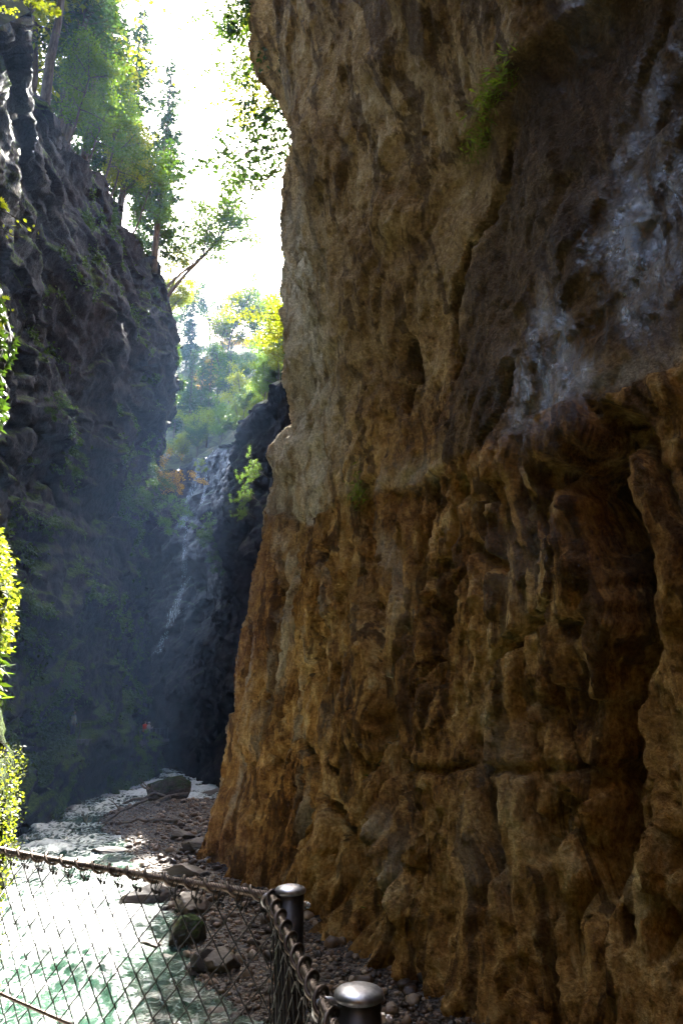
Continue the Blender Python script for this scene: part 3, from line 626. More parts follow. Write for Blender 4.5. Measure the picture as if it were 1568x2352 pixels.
for k in order[300:]:
    x, y, z, q = cand[k]; a = rg.uniform(0, 6.28); c, s_ = math.cos(a), math.sin(a)
    B = base[rg.randint(6)] * q; VV.append(np.stack([B[:, 0] * c - B[:, 1] * s_ + x, B[:, 0] * s_ + B[:, 1] * c + y, B[:, 2] + z + q * 0.1], -1)); FF.append(I0[1] + nb); nb += 12
o = link('pebbles', mesh_np('pebbles', np.concatenate(VV), np.concatenate(FF), False), M['stone']); tag(o, 'brown pebbles covering the gravel bar below the cliff', 'pebbles', kind='stuff')

def boulder(px, py, w_, d_, h_, label, mat='boulder', seed=1, rz=0.0, zoff=0.0, cut=6, tilt=0.0, Y=None):
    p = at(px, py, Z=0.15) if Y is None else at(px, py, Y=Y)
    P = rock_verts(I4[0], seed, 0.30, cut + 6, 0.03) * np.array([w_ / 2, d_ / 2, h_ / 2]) * 1.15
    n = len(P)
    o = link('boulder', mesh_np('boulder', P, I4[1], False, {'wet': np.zeros(n), 'moss': np.full(n, 0.22), 'pale': np.zeros(n)}), M[mat])
    o.location = (p[0], p[1], bed_z(np.array(p[0]), np.array(p[1])) + h_ * 0.22 + zoff); o.rotation_euler = (tilt, 0.1, rz)
    return tag(o, label, 'boulder', 'boulders on the gravel bar')
boulder(331, 2062, 1.55, 1.0, 0.75, 'dark wedge-shaped boulder standing in the river edge behind the mesh', seed=3, rz=0.3, zoff=0.1)
boulder(440, 2086, 1.0, 0.8, 0.6, 'reddish brown boulder at the top of the pebble bank, right of the wedge-shaped boulder', seed=4, rz=1.1)
boulder(352, 2152, 0.55, 0.45, 0.4, 'small dark boulder alone in the green shallows', seed=5, zoff=0.08)
boulder(432, 2145, 0.95, 0.75, 0.75, 'angular mossy yellow-topped boulder by the shallows', 'mossy', seed=6, rz=0.5, zoff=0.05)
boulder(392, 2178, 0.5, 0.4, 0.3, 'low wet boulder in the shallows below the mossy boulder', seed=7)
boulder(470, 2218, 0.6, 0.5, 0.45, 'upright grey boulder leaning against the round boulder', seed=8, rz=0.9, zoff=0.05)
boulder(508, 2218, 0.7, 0.6, 0.5, 'round smooth boulder beside the upright grey boulder', seed=9, cut=3)
boulder(500, 2300, 0.45, 0.4, 0.3, 'lowest wet boulder where the shallows meet the mesh corner', seed=10)
boulder(258, 1946, 1.8, 1.0, 0.55, 'long flat dark boulder in the rapids left of the far bar', seed=11, rz=0.1)
boulder(378, 1838, 2.9, 1.6, 2.0, 'big square mossy boulder at the head of the gravel bar', 'mossy', seed=22, rz=0.25, cut=9, tilt=0.12)
boulder(420, 1935, 1.0, 0.7, 0.45, 'pale flat boulder in the middle of the far bar', seed=13)
boulder(455, 1960, 1.3, 0.9, 0.5, 'flat brown boulder close to the foot of the cliff corner', seed=14, rz=0.6)
boulder(430, 2010, 1.3, 0.9, 0.4, 'broad flat slab of rock lying on the pebbles near the cliff corner', seed=15, rz=0.2)
boulder(505, 1800, 2.6, 1.8, 1.3, 'dark boulder beside the far rapids under the black wall', seed=16, zoff=0.3, Y=51)
boulder(470, 1792, 1.6, 1.2, 0.8, 'small dark boulder breaking the far rapids', seed=17, zoff=0.3, Y=56)

# driftwood
def driftwood(p0, p1, r, label, seed, twigs=3):
    rg = np.random.RandomState(seed); p0 = np.array(p0, float); p1 = np.array(p1, float); n = 9
    L = np.linalg.norm(p1 - p0); tt = np.linspace(0, 1, n)[:, None]
    pts = p0 + (p1 - p0) * tt + rg.normal(size=(n, 3)) * L * 0.018
    root = empty('driftwood', p0); m = MB(); m.tube(pts - p0, r * np.linspace(1, 0.45, n), 7); m.build('trunk', M['wood'], root)
    for k in range(twigs):
        i = rg.randint(3, n - 1); d = rg.normal(size=3); d[2] = abs(d[2]) * 0.7; d = d / np.linalg.norm(d) * L * rg.uniform(0.15, 0.4)
        m = MB(); m.tube([pts[i] - p0, pts[i] - p0 + d * 0.5 + rg.normal(size=3) * 0.04, pts[i] - p0 + d], [r * 0.4, r * 0.28, r * 0.1], 5); m.build('branch', M['wood'], root)
    return tag(root, label, 'driftwood', 'driftwood at the head of the gravel bar')
def bz(x, y, dz=0.0): return (x, y, float(bed_z(np.array(x), np.array(y))) + dz)
driftwood(bz(-9.2, 39.0, 0.35), bz(-13.6, 37.5, 0.5), 0.11, 'longest driftwood pole pointing left over the rapids', 1, 4)
driftwood(bz(-9.0, 43.5, 0.5), bz(-14.4, 44.2, 0.75), 0.13, 'straight dark driftwood trunk beside the square mossy boulder', 2, 2)
driftwood(bz(-9.8, 37.0, 0.5), bz(-12.6, 36.0, 0.25), 0.07, 'thin forked driftwood branch dipping to the water', 3, 5)
driftwood(bz(-7.5, 34.0, 0.25), bz(-10.5, 34.4, 0.3), 0.09, 'driftwood stick lying flat across the far pebbles', 4, 1)
driftwood(bz(-10.9, 39.8, 0.9), bz(-9.5, 38.2, 0.6), 0.06, 'short upright driftwood stub on top of the pile', 5, 4)
driftwood(bz(-6.9, 45.5, 0.2), bz(-5.6, 46.0, 1.2), 0.06, 'bare driftwood twig sticking up before the far rapids', 6, 3)

# ------------------------------------------------------------------ trees and plants
def leaf_cards(P, Dr, Nn, L, W):              # rhombic leaves: base point, direction, normal, length, width
    Dr = Dr / (np.linalg.norm(Dr, axis=1)[:, None] + 1e-9); Sd = np.cross(Dr, Nn); Sd /= np.linalg.norm(Sd, axis=1)[:, None] + 1e-9
    Up = np.cross(Sd, Dr)
    L = np.asarray(L)[:, None]; W = np.asarray(W)[:, None]
    V = np.stack([P, P + Dr * L * 0.45 + Sd * W * 0.5 + Up * W * 0.12, P + Dr * L, P + Dr * L * 0.45 - Sd * W * 0.5 + Up * W * 0.12], 1).reshape(-1, 3)
    F = np.arange(len(P) * 4).reshape(-1, 4); return V, F
def conifer_proto(seed, h, spread=0.17, bare=0.2):
    rg = np.random.RandomState(seed); m = MB(); n = 10
    tp = np.stack([rg.normal(size=n) * 0.05, rg.normal(size=n) * 0.05, np.linspace(-1.0, h, n)], -1); m.tube(tp, np.linspace(h * 0.013, 0.02, n), 7)
    P = []; Dr = []; L = []
    z = h * bare
    while z < h * 0.99:
        f = (z - h * bare * 0.6) / (h * (1 - bare * 0.6)); ln = h * spread * (1 - f)**0.75 * min(1, 0.45 + f * 3) + 0.25
        for b in range(rg.randint(4, 7)):
            a = rg.uniform(0, 6.283); l = ln * rg.uniform(0.55, 1.15); dz = rg.uniform(-0.35, -0.05) + 0.35 * f
            d = np.array([math.cos(a), math.sin(a), dz]); side = np.array([-math.sin(a), math.cos(a), 0])
            k = max(5, int(l * 15)); tq = rg.uniform(0.12, 1, k)
            tip = np.array([0, 0, z]) + d * l; tip[2] += l * 0.12
            m.tube([np.array([0, 0, z]), np.array([0, 0, z]) + d * l * 0.5, tip], [0.03 + l * 0.006, 0.02, 0.008], 3, False)
            pos = np.array([0, 0, z]) + d * (tq * l)[:, None] + np.array([0, 0, 1.0]) * (tq**2 * l * 0.12)[:, None]
            sg = rg.choice([-1, 1], k)[:, None]
            dd = d * rg.uniform(0.3, 0.9, k)[:, None] + side * sg * rg.uniform(0.4, 1, k)[:, None] + np.array([0, 0, 1.0]) * rg.uniform(-0.75, 0.05, k)[:, None]
            P.append(pos); Dr.append(dd); L.append(rg.uniform(0.3, 0.75, k) * (0.55 + 0.45 * (1 - tq)) * (0.6 + 0.15 * l))
        z += h * 0.018 * rg.uniform(0.8, 1.3)
    P = np.concatenate(P); Dr = np.concatenate(Dr); L = np.concatenate(L); N = rg.normal(size=P.shape) * 0.5 + np.array([0, 0, 1.0])
    V, F = leaf_cards(P, Dr, N, L, L * 0.34)
    return m.mesh('trunk'), mesh_np('crown', V, F, False)
def broad_proto(seed, h, spread=0.33, leaf=0.2, per=70, lean=0.0, bare=0.3, ncl=120, rf=1.0):
    rg = np.random.RandomState(seed); m = MB(); tips = []
    def grow(p, d, l, r, lev):
        n = 5; pts = [p]; 
        for i in range(n):
            d = d + rg.normal(size=3) * 0.10; d[2] += 0.05 * (lev > 0); d = d / np.linalg.norm(d); p = p + d * l / n; pts.append(p)
        m.tube(pts, np.linspace(r, r * 0.5, n + 1), 6 if lev < 2 else 4, False)
        if lev >= 3 or l < 0.35: tips.extend([pts[-1], pts[-2], pts[-3]]); return
        if lev >= 1: tips.extend([pts[-1], pts[-2]])
        nb = [9, 5, 4][lev]
        for b in range(nb):
            i = rg.randint(2 if lev == 0 else 1, n + 1); a = rg.uniform(0, 6.283)
            s = np.array([math.cos(a), math.sin(a), rg.uniform(-0.2, 0.7)])
            nd = d * 0.45 + s * 0.9; grow(pts[i], nd / np.linalg.norm(nd), l * rg.uniform(0.38, 0.62) * (spread * 2 if lev == 0 else 1), r * 0.45, lev + 1)
    grow(np.array([0, 0, -0.8]), np.array([lean, 0, 1.0]), h * 0.85, h * 0.013 * rf, 0)
    T = np.array(tips); T = T[T[:, 2] > h * bare]
    if len(T) > ncl: T = T[rg.permutation(len(T))[:ncl]]
    C = np.repeat(T, per, 0); n = len(C); rad = h * 0.045
    P = C + rg.normal(size=(n, 3)) * np.array([rad, rad, rad * 0.65]); Dr = rg.normal(size=(n, 3)); Dr[:, 2] -= 0.6; N = rg.normal(size=(n, 3)) + np.array([0, 0, 1.0]); L = rg.uniform(0.7, 1.3, n) * leaf
    V, F = leaf_cards(P, Dr, N, L, L * 0.62)
    return m.mesh('trunk'), mesh_np('crown', V, F, False)
CON = [conifer_proto(1, 20), conifer_proto(2, 20, 0.14, 0.3), conifer_proto(3, 20, 0.19, 0.12), conifer_proto(4, 20, 0.12, 0.5)]
BRO = [broad_proto(11, 10), broad_proto(12, 10, 0.4, 0.2), broad_proto(13, 10, 0.3, 0.18, 60, 0.35), broad_proto(14, 10, 0.36, 0.22, 60, 0, 0.15)]
SHR = [broad_proto(21, 3.2, 0.6, 0.15, 38, 0.2, 0.02, 90), broad_proto(22, 3.2, 0.7, 0.13, 38, 0.0, 0.0, 90), broad_proto(23, 3.2, 0.75, 0.12, 34, 0.1, 0.1, 80, 1.2)]
for tr_, cr_ in CON: tr_.materials.append(M['bark']); cr_.materials.append(M['needle'])
for tr_, cr_ in BRO + SHR: tr_.materials.append(M['bark']); cr_.materials.append(M['leaf_green'])
trg = np.random.RandomState(77)
def tree(name, protos, k, p, h0, h, label, cat, group, leaf=None, rz=None, tilt=(0, 0)):
    tr_, cr_ = protos[k]; s_ = h / h0
    root = empty(name, tuple(p), trg.uniform(0, 6.28) if rz is None else rz); root.rotation_euler[0] = tilt[0]; root.rotation_euler[1] = tilt[1]; root.scale = (s_, s_, s_)
    link('trunk', tr_, None, root); c = link('crown', cr_, None, root)
    if leaf:
        c.material_slots[0].link = 'OBJECT'; c.material_slots[0].material = M[leaf]
    return tag(root, label, cat, group)
def sL(y): return PL.s_at_y(y)
GL = 'trees along the top of the left cliff'
left_trees = [  # y along rim, distance from rim, height, kind, proto
    (26, 1.4, 23, 'c', 3), (28, 2.6, 22, 'c', 3), (29.5, 1.0, 24, 'c', 3), (31.5, 2.8, 22, 'c', 3), (33, 0.9, 23, 'c', 1), (35, 2.2, 22, 'c', 3), (37.0, 1.0, 21, 'c', 3), (40, 2.4, 23, 'c', 1), (43, 1.2, 19, 'c', 3),
    (46.5, 0.8, 24, 'c', 0), (48.5, 2.2, 19, 'c', 1), (50.5, 0.3, 23, 'c', 0), (53, 0.5, 17, 'c', 2), (57, 3, 15, 'c', 2), (38.5, 3.5, 24, 'c', 0), (44.8, 3.0, 23, 'c', 2),
    (23, 1.8, 15, 'by', 0), (30, 5, 19, 'by', 1), (34, 4.5, 20, 'by', 3), (32.2, 0.5, 6, 'bg', 3), (36, 0.5, 5, 'bg', 3), (39, 0.6, 7, 'bg', 0), (41.5, 0.5, 6, 'by', 3), (44, 0.5, 7, 'bg', 1), (47.5, 0.4, 6, 'bg', 3), (51.8, 0.4, 6, 'bg', 0), (54.5, 0.5, 11, 'bg', 2), (56.5, 0.5, 14, 'bg', 2), (58.5, 0.5, 6, 'by', 3), (61, 0.6, 7, 'by', 1)]
nm = {'c': ('spruce_tree', 'tall dark spruce with bare lower trunk'), 'bg': ('beech_tree', 'green broadleaf tree'), 'by': ('beech_tree', 'yellow-green broadleaf tree')}
ordw = ['first', 'second', 'third', 'fourth', 'fifth', 'sixth', 'seventh', 'eighth', 'ninth', 'tenth', 'eleventh', 'twelfth', 'thirteenth', 'fourteenth', 'fifteenth', 'sixteenth']
cnt = {}
for y, d, h, kd, k in sorted(left_trees):
    p = left_top(sL(y), d) - np.array([0, 0, 0.15]); cnt[kd] = cnt.get(kd, 0) + 1; n_, ds = nm[kd]
    lab = '%s on the left cliff top, %s from the left' % (ds, ordw[cnt[kd] - 1])
    if kd == 'c': tree(n_, CON, k, p, 20, h, lab, 'tree', GL)
    else: tree(n_, BRO, k, p, 10, h, lab, 'tree', GL, 'leaf_yellow' if kd == 'by' else 'leaf_green', tilt=(0, 0.25 if d < 1 else 0.0), rz=trg.uniform(-0.4, 0.4))
# wooded slope above the end cliff
GE = 'trees on the wooded slope above the wet wall'
labs = {'needle': 'dark spruce', 'leaf_green': 'green broadleaf tree', 'leaf_yellow': 'yellow-green broadleaf tree', 'leaf_orange': 'orange autumn broadleaf tree', 'leaf_dark': 'dark green broadleaf tree'}
rowd = [0.6, 3.5, 7.5, 12, 17, 23, 30, 38, 47]
rown = ['on the very edge of the wet wall', 'just above the edge of the wet wall', 'in the lowest row of the far slope', 'low on the far slope', 'below the middle of the far slope', 'in the middle of the far slope', 'above the middle of the far slope', 'high on the far slope', 'on the skyline of the far slope']
cnt = {}
for ri, d in enumerate(rowd):
    s_ = PE.s_near(-3.0, 42.5) + trg.uniform(0, 2); send = PE.L - 3
    while s_ < send:
        p = end_top(s_, d + trg.uniform(-0.8, 0.8) * (ri > 0)); u, v = proj(p)
        if 340 < u < 690:
            kd = trg.choice(['needle', 'leaf_green', 'leaf_yellow', 'leaf_orange', 'leaf_dark'], p=[0.36, 0.28, 0.12, 0.1, 0.14])
            if ri == 0: kd = trg.choice(['leaf_green', 'leaf_dark', 'leaf_yellow'])
            h = trg.uniform(11, 17) if kd == 'needle' else trg.uniform(7, 12)
            if ri == 0: h = trg.uniform(3, 5.5)
            if ri >= 6: h *= 1.5
            key = (kd, ri); cnt[key] = cnt.get(key, 0) + 1
            lab = '%s %s, %s from the right' % (labs[kd], rown[ri], ordw[cnt[key] - 1])
            if kd == 'needle': tree('spruce_tree', CON, trg.randint(3), p - np.array([0, 0, 0.2]), 20, h, lab, 'tree', GE)
            else: tree('broadleaf_tree', BRO, trg.choice([0, 1, 3]), p - np.array([0, 0, 0.2]), 10, h, lab, 'tree', GE, kd)
        s_ += (2.6 if ri == 0 else 3.6 + 0.055 * d) * trg.uniform(0.75, 1.3)
# shrubs leaning out of the right cliff behind its edge
def shrub(p, h, label, leaf='leaf_green', k=0, rz=0.0, tilt=(0, 0), group=None, name='shrub'):
    return tree(name, SHR, k, p, 3.2, h, label, 'shrub', group, leaf, rz, tilt)
GR = 'shrubs leaning out from the right cliff edge against the sky'
def back_edge(y, z, off=0.0):
    i = np.argmin(np.abs(PR.pos(RS)[1] - y) + 50 * (RS < PR.s_at_y(26.6))); j = np.argmin(np.abs(RZ - z)); return RP[i, j]
for y, z, h, lf, k, tl, lab in [
    (29.5, 43.5, 5.0, 'leaf_green', 2, -1.1, 'topmost leafy shrub hanging over the right cliff edge at the frame top'),
    (29.8, 40.5, 4.5, 'leaf_green', 2, -1.3, 'leafy shrub below the topmost one on the right cliff edge'),
    (30.2, 37.0, 5.0, 'leaf_yellow', 2, -1.0, 'sparse shrub on the right cliff edge above the bright gap'),
    (30.6, 33.0, 7.0, 'leaf_dark', 2, -1.2, 'long bare-stemmed shrub reaching out left from the right cliff edge'),
    (30.8, 22.5, 4.0, 'leaf_yellow', 2, -0.8, 'yellowish shrub behind the right cliff edge, above the far slope')]:
    shrub(back_edge(y, z), h, lab, lf, k, 0.0, (0, tl), GR, 'hanging_shrub')
# shrubs and hanging plants on the walls of the gorge
def on_left_px(px, py):
    u, v = proj(LPT); dd = (u - px)**2 + (v - py)**2; dd[by < 28] = 1e9; i, j = np.unravel_index(np.argmin(dd), dd.shape); return LPT[i, j]
GW = 'plants growing on the gorge walls'
for px, py, h, lf, k, lab in [
    (335, 1130, 4.0, 'leaf_orange', 2, 'yellow-tipped shrub hanging at the far corner of the left cliff'),
    (300, 1160, 3.2, 'leaf_dark', 1, 'dark green shrub just left of the yellow-tipped shrub on the left cliff'),
    (250, 1190, 3.4, 'leaf_dark', 0, 'low dark plant on a ledge of the left cliff, left of the corner shrubs'),
    (360, 1215, 3.6, 'leaf_green', 1, 'green plant trailing below the yellow-tipped shrub'),
    (100, 960, 1.2, 'leaf_dark', 1, 'dark plant in a hollow at the left end of the left cliff'),
    (130, 1580, 1.4, 'leaf_dark', 0, 'dark green bush on the low left cliff, near the gallery hollow'),
    (90, 1240, 1.3, 'leaf_dark', 1, 'trailing plant low on the left cliff beside the spray'),
    (305, 1738, 1.9, 'leaf_green', 1, 'bright green bush under the path where people stand')]:
    shrub(on_left_px(px, py), h, lab, lf, k, 0.3, (0, 0.7), GW, 'wall_plant')
for px, py, h, lf, k, lab in [
    (500, 1270, 3.4, 'leaf_green', 0, 'fresh green bush on the dark outcrop right of the waterfall'),
    (520, 1330, 2.6, 'leaf_dark', 1, 'small bush trailing under the fresh green bush on the outcrop'),
    (470, 1090, 1.6, 'leaf_yellow', 1, 'small yellow plant on the wet rock beside the waterfall top'),
    (540, 1000, 2.2, 'leaf_dark', 0, 'dark plant in the groove of the end wall above the wet rock')]:
    p, n = on_end(px, py); shrub(p, h, lab, lf, k, 0.5, (0.2, -0.7), GW, 'wall_plant')

# ------------------------------------------------------------------ railing round the viewing corner
PATHZ = 3.40; CZ = 4.455
A0 = np.array([-0.165, 2.47]); B0 = np.array([0.035, 1.60]); C0 = np.array([0.235, 0.73])
cl = [np.array([-2.85, 4.31]), np.array([-0.225, 2.455]), np.array([-0.035, 1.585]), np.array([0.165, 0.715])]
rail = empty('cable_railing', (A0[0], A0[1], PATHZ)); RO = np.array([A0[0], A0[1], PATHZ])
tag(rail, 'steel cable railing with diamond wire mesh and capped round posts in the foreground', 'railing')
pm = MB(); pm.lathe([(0.0445, -0.02), (0.0445, 1.062)], 28); post_me = pm.mesh('post'); post_me.materials.append(M['darkened_steel'])
cm_ = MB(); cm_.lathe([(0.0445, 1.058), (0.049, 1.060), (0.0505, 1.066), (0.0500, 1.070), (0.044, 1.0755), (0.031, 1.080), (0.016, 1.0825), (0.003, 1.083)], 32); cap_me = cm_.mesh('cap'); cap_me.materials.append(M['steel'])
bm_ = MB(); bm_.tube([(0.03, 0, 1.02), (0.066, 0, 1.02)], 0.006, 8); bm_.tube([(0.0445, 0, 1.02), (0.052, 0, 1.02)], 0.013, 6); bm_.tube([(0.056, 0, 1.02), (0.062, 0, 1.02)], 0.010, 6); bolt_me = bm_.mesh('bolt', False); bolt_me.materials.append(M['steel'])
em = MB(); em.tube([(-0.0445 - 0.02 + 0.026 * math.cos(a), 0, 1.04 + 0.02 * math.sin(a)) for a in np.linspace(0, 6.2832, 16)], 0.006, 6, False); eye_me = em.mesh('eye_ring'); eye_me.materials.append(M['steel'])
for q, rz in ((A0, 0.25), (B0, 0.1), (C0, 0.1)):
    o = link('post', post_me, None, rail); o.location = (q[0] - RO[0], q[1] - RO[1], 0); o.rotation_euler = (0, 0, rz)
    for nme, me_ in (('cap', cap_me), ('bolt', bolt_me), ('eye_ring', eye_me)): link(nme, me_, None, o)
def strands(name, pts, r, n=6, pitch=0.085, k=5, mat='cable', per=10):
    pts = np.asarray(pts, float); sl = np.concatenate([[0], np.cumsum(np.linalg.norm(np.diff(pts, axis=0), axis=1))]); N = int(sl[-1] / pitch * per) + 2
    q = np.linspace(0, sl[-1], N); C = np.stack([np.interp(q, sl, pts[:, i]) for i in range(3)], -1)
    for _ in range(6): C[1:-1] = 0.25 * C[:-2] + 0.5 * C[1:-1] + 0.25 * C[2:]
    T = np.gradient(C, axis=0); T /= np.linalg.norm(T, axis=1)[:, None]; A = np.cross(T, [0, 0, 1.0]); A /= np.linalg.norm(A, axis=1)[:, None]; B = np.cross(T, A)
    m = MB(); rs = r * 0.42
    for i in range(n):
        a = 2 * math.pi * (q / pitch + i / n); m.tube(C + (r - rs) * (np.cos(a)[:, None] * A + np.sin(a)[:, None] * B) - RO, rs, k, False)
    m.tube(C - RO, r * 0.55, 5, False)
    return m.build(name, M[mat], rail), C, A, B
def sag(a, b, n=24, s_=0.012): 
    f = np.linspace(0, 1, n); return [(*(a + (b - a) * t), CZ - s_ * 4 * t * (1 - t)) for t in f]
path3 = sag(cl[0], cl[1], 40, 0.02)[:-1] + sag(cl[1], cl[2])[:-1] + sag(cl[2], cl[3])
ob_, C, A, B = strands('top_cable', path3, 0.0125, 6, 0.075)
# thinner lacing cable wound round the top cable
qs = np.concatenate([[0], np.cumsum(np.linalg.norm(np.diff(C, axis=0), axis=1))]); a = 2 * math.pi * qs / 0.105
m = MB(); m.tube(C + 0.0185 * (np.cos(a)[:, None] * A + np.sin(a)[:, None] * B) - RO, 0.0055, 6, False); m.build('lacing_cable', M['cable'], rail)
m = MB(); m.tube([(*cl[0], CZ - 0.53), (*cl[1], CZ - 0.57)] - RO, 0.007, 6); m.build('middle_cable', M['cable'], rail)
m = MB(); m.tube([(*cl[1], CZ - 0.57), (*cl[2], CZ - 0.57), (*cl[3], CZ - 0.57)] - RO, 0.007, 6); m.build('middle_cable', M['cable'], rail)
# diamond mesh: every zig-zag wire its own piece
DW, DH, NH = 0.052, 0.056, 18
def zig(flip):
    pts = []; rad = []
    for k in range(NH):
        x = DW if (k + flip) % 2 else 0.0; z = -0.045 - k * DH
        if k: 
            xm = DW - x if k % 2 == 0 or True else x
        for f, rr in ((-0.09, 0.0026), (0.0, 0.0036), (0.09, 0.0026)):
            xo = x + (0.0018 if x > 0 else -0.0018); pts.append((xo - np.sign(x - DW / 2) * abs(f) * DW, 0.002 * (1 if f >= 0 else -1), z - f * DH)); rad.append(rr)
    mm = MB(); mm.tube(pts, rad, 5, False); me = mm.mesh('mesh_wire'); me.materials.append(M['wire']); return me
ZW = [zig(0), zig(1)]
lm = MB(); lm.tube([(0.006 * math.cos(a) - 0.0, 0.016 * math.sin(a), -0.022 + 0.026 * math.cos(a)) for a in np.linspace(0, 6.2832, 14)], 0.0022, 5, False); lm.tube([(0.006, 0, -0.046), (0.004, 0, -0.058)], 0.006, 6); loop_me = lm.mesh('loop'); loop_me.materials.append(M['wire'])
for a_, b_ in ((cl[0], cl[1]), (cl[1], cl[2]), (cl[2], cl[3])):
    dv = b_ - a_; L_ = np.linalg.norm(dv); rz = math.atan2(dv[1], dv[0]); n = int(L_ / DW)
    for i in range(n):
        f = (i + 0.2) / n; c = a_ + dv * f; z = CZ - 0.016 * 4 * f * (1 - f)
        o = link('mesh_wire', ZW[i % 2], None, rail); o.location = (c[0] - RO[0], c[1] - RO[1], z - RO[2]); o.rotation_euler = (0, 0, rz)
        if i % 2 == 0:
            for e in (0.012, 0.034):
                o = link('loop', loop_me, None, rail); g = c + dv / L_ * e; o.location = (g[0] - RO[0], g[1] - RO[1], z - RO[2]); o.rotation_euler = (0, 0, rz)
# slab the railing stands on
V = [(-2.75, -8), (0.5, -8), (0.55, 0.2), (0.30, 0.9), (0.10, 1.75), (-0.08, 2.58), (-0.2, 2.62), (-2.75, 4.42)]
m = MB(); n = len(V); m.add([(x, y, PATHZ) for x, y in V] + [(x, y, PATHZ - 0.28) for x, y in V], [tuple(range(n)), tuple(range(2 * n - 1, n - 1, -1))] + [(i, i + n, (i + 1) % n + n, (i + 1) % n) for i in range(n)])
o = m.build('footpath_near', M['concrete'], None, False); o['kind'] = 'structure'

# ------------------------------------------------------------------ far path, its railing and the walkers
FZ = 3.0
fy = np.linspace(58.5, 73.5, 40); fs = np.array([sL(y) for y in fy]); fx, fyy = PL.pos(fs); fnx, fny = PL.nrm(fs, -1)
inn = np.stack([fx - fnx * 2.6, fyy - fny * 2.6], -1); out = np.stack([fx + fnx * 0.25, fyy + fny * 0.25], -1)
P = np.stack([np.column_stack([inn, np.full(40, FZ)]), np.column_stack([out, np.full(40, FZ)]), np.column_stack([out, np.full(40, FZ - 0.45)]), np.column_stack([inn, np.full(40, FZ - 0.45)])], 1)
sheet('footpath_far', P, M['darker_concrete'])
fr = empty('path_railing', (float(out[20, 0]), float(out[20, 1]), FZ)); tag(fr, 'thin dark railing along the far path where people stand', 'railing'); o0 = np.array([*out[20], FZ])
pm = MB(); pm.lathe([(0.04, 0), (0.04, 1.1)], 8); pme = pm.mesh('post'); pme.materials.append(M['darkened_steel'])
for i in range(0, 40, 5):
    o = link('post', pme, None, fr); q = out[i] - np.array([fnx[i], fny[i]]) * 0.15; o.location = (q[0] - o0[0], q[1] - o0[1], 0)
for h in (1.08, 0.6):
    m = MB(); m.tube([(*(out[i] - np.array([fnx[i], fny[i]]) * 0.15 - o0[:2]), h) for i in range(0, 40)], 0.012, 5); m.build('rail', M['wire'], fr)
p0, _n = on_left(44.5, 4.2)
gp = empty('path_railing', (-16.1, 44.5, 3.75)); tag(gp, 'two pale railing posts in the gallery hollow beside the pale blue jacket', 'railing')
for dy in (-1.2, -0.35):
    o = link('post', pme, None, gp); o.location = (0.0, dy, -0.05)
m = MB(); m.tube([(0.0, -1.6, 1.0), (0.0, 1.4, 1.0)], 0.012, 5); m.build('rail', M['wire'], gp)
m = MB(); V = [(-20.5, 42.6), (-15.7, 42.6), (-15.7, 46.4), (-20.5, 46.4)]; m.add([(x, y, 3.75) for x, y in V] + [(x, y, 3.35) for x, y in V], [(0, 1, 2, 3), (7, 6, 5, 4), (0, 4, 5, 1), (1, 5, 6, 2), (2, 6, 7, 3), (3, 7, 4, 0)])
o = m.build('footpath_gallery', M['darker_concrete'], None, False); o['kind'] = 'structure'

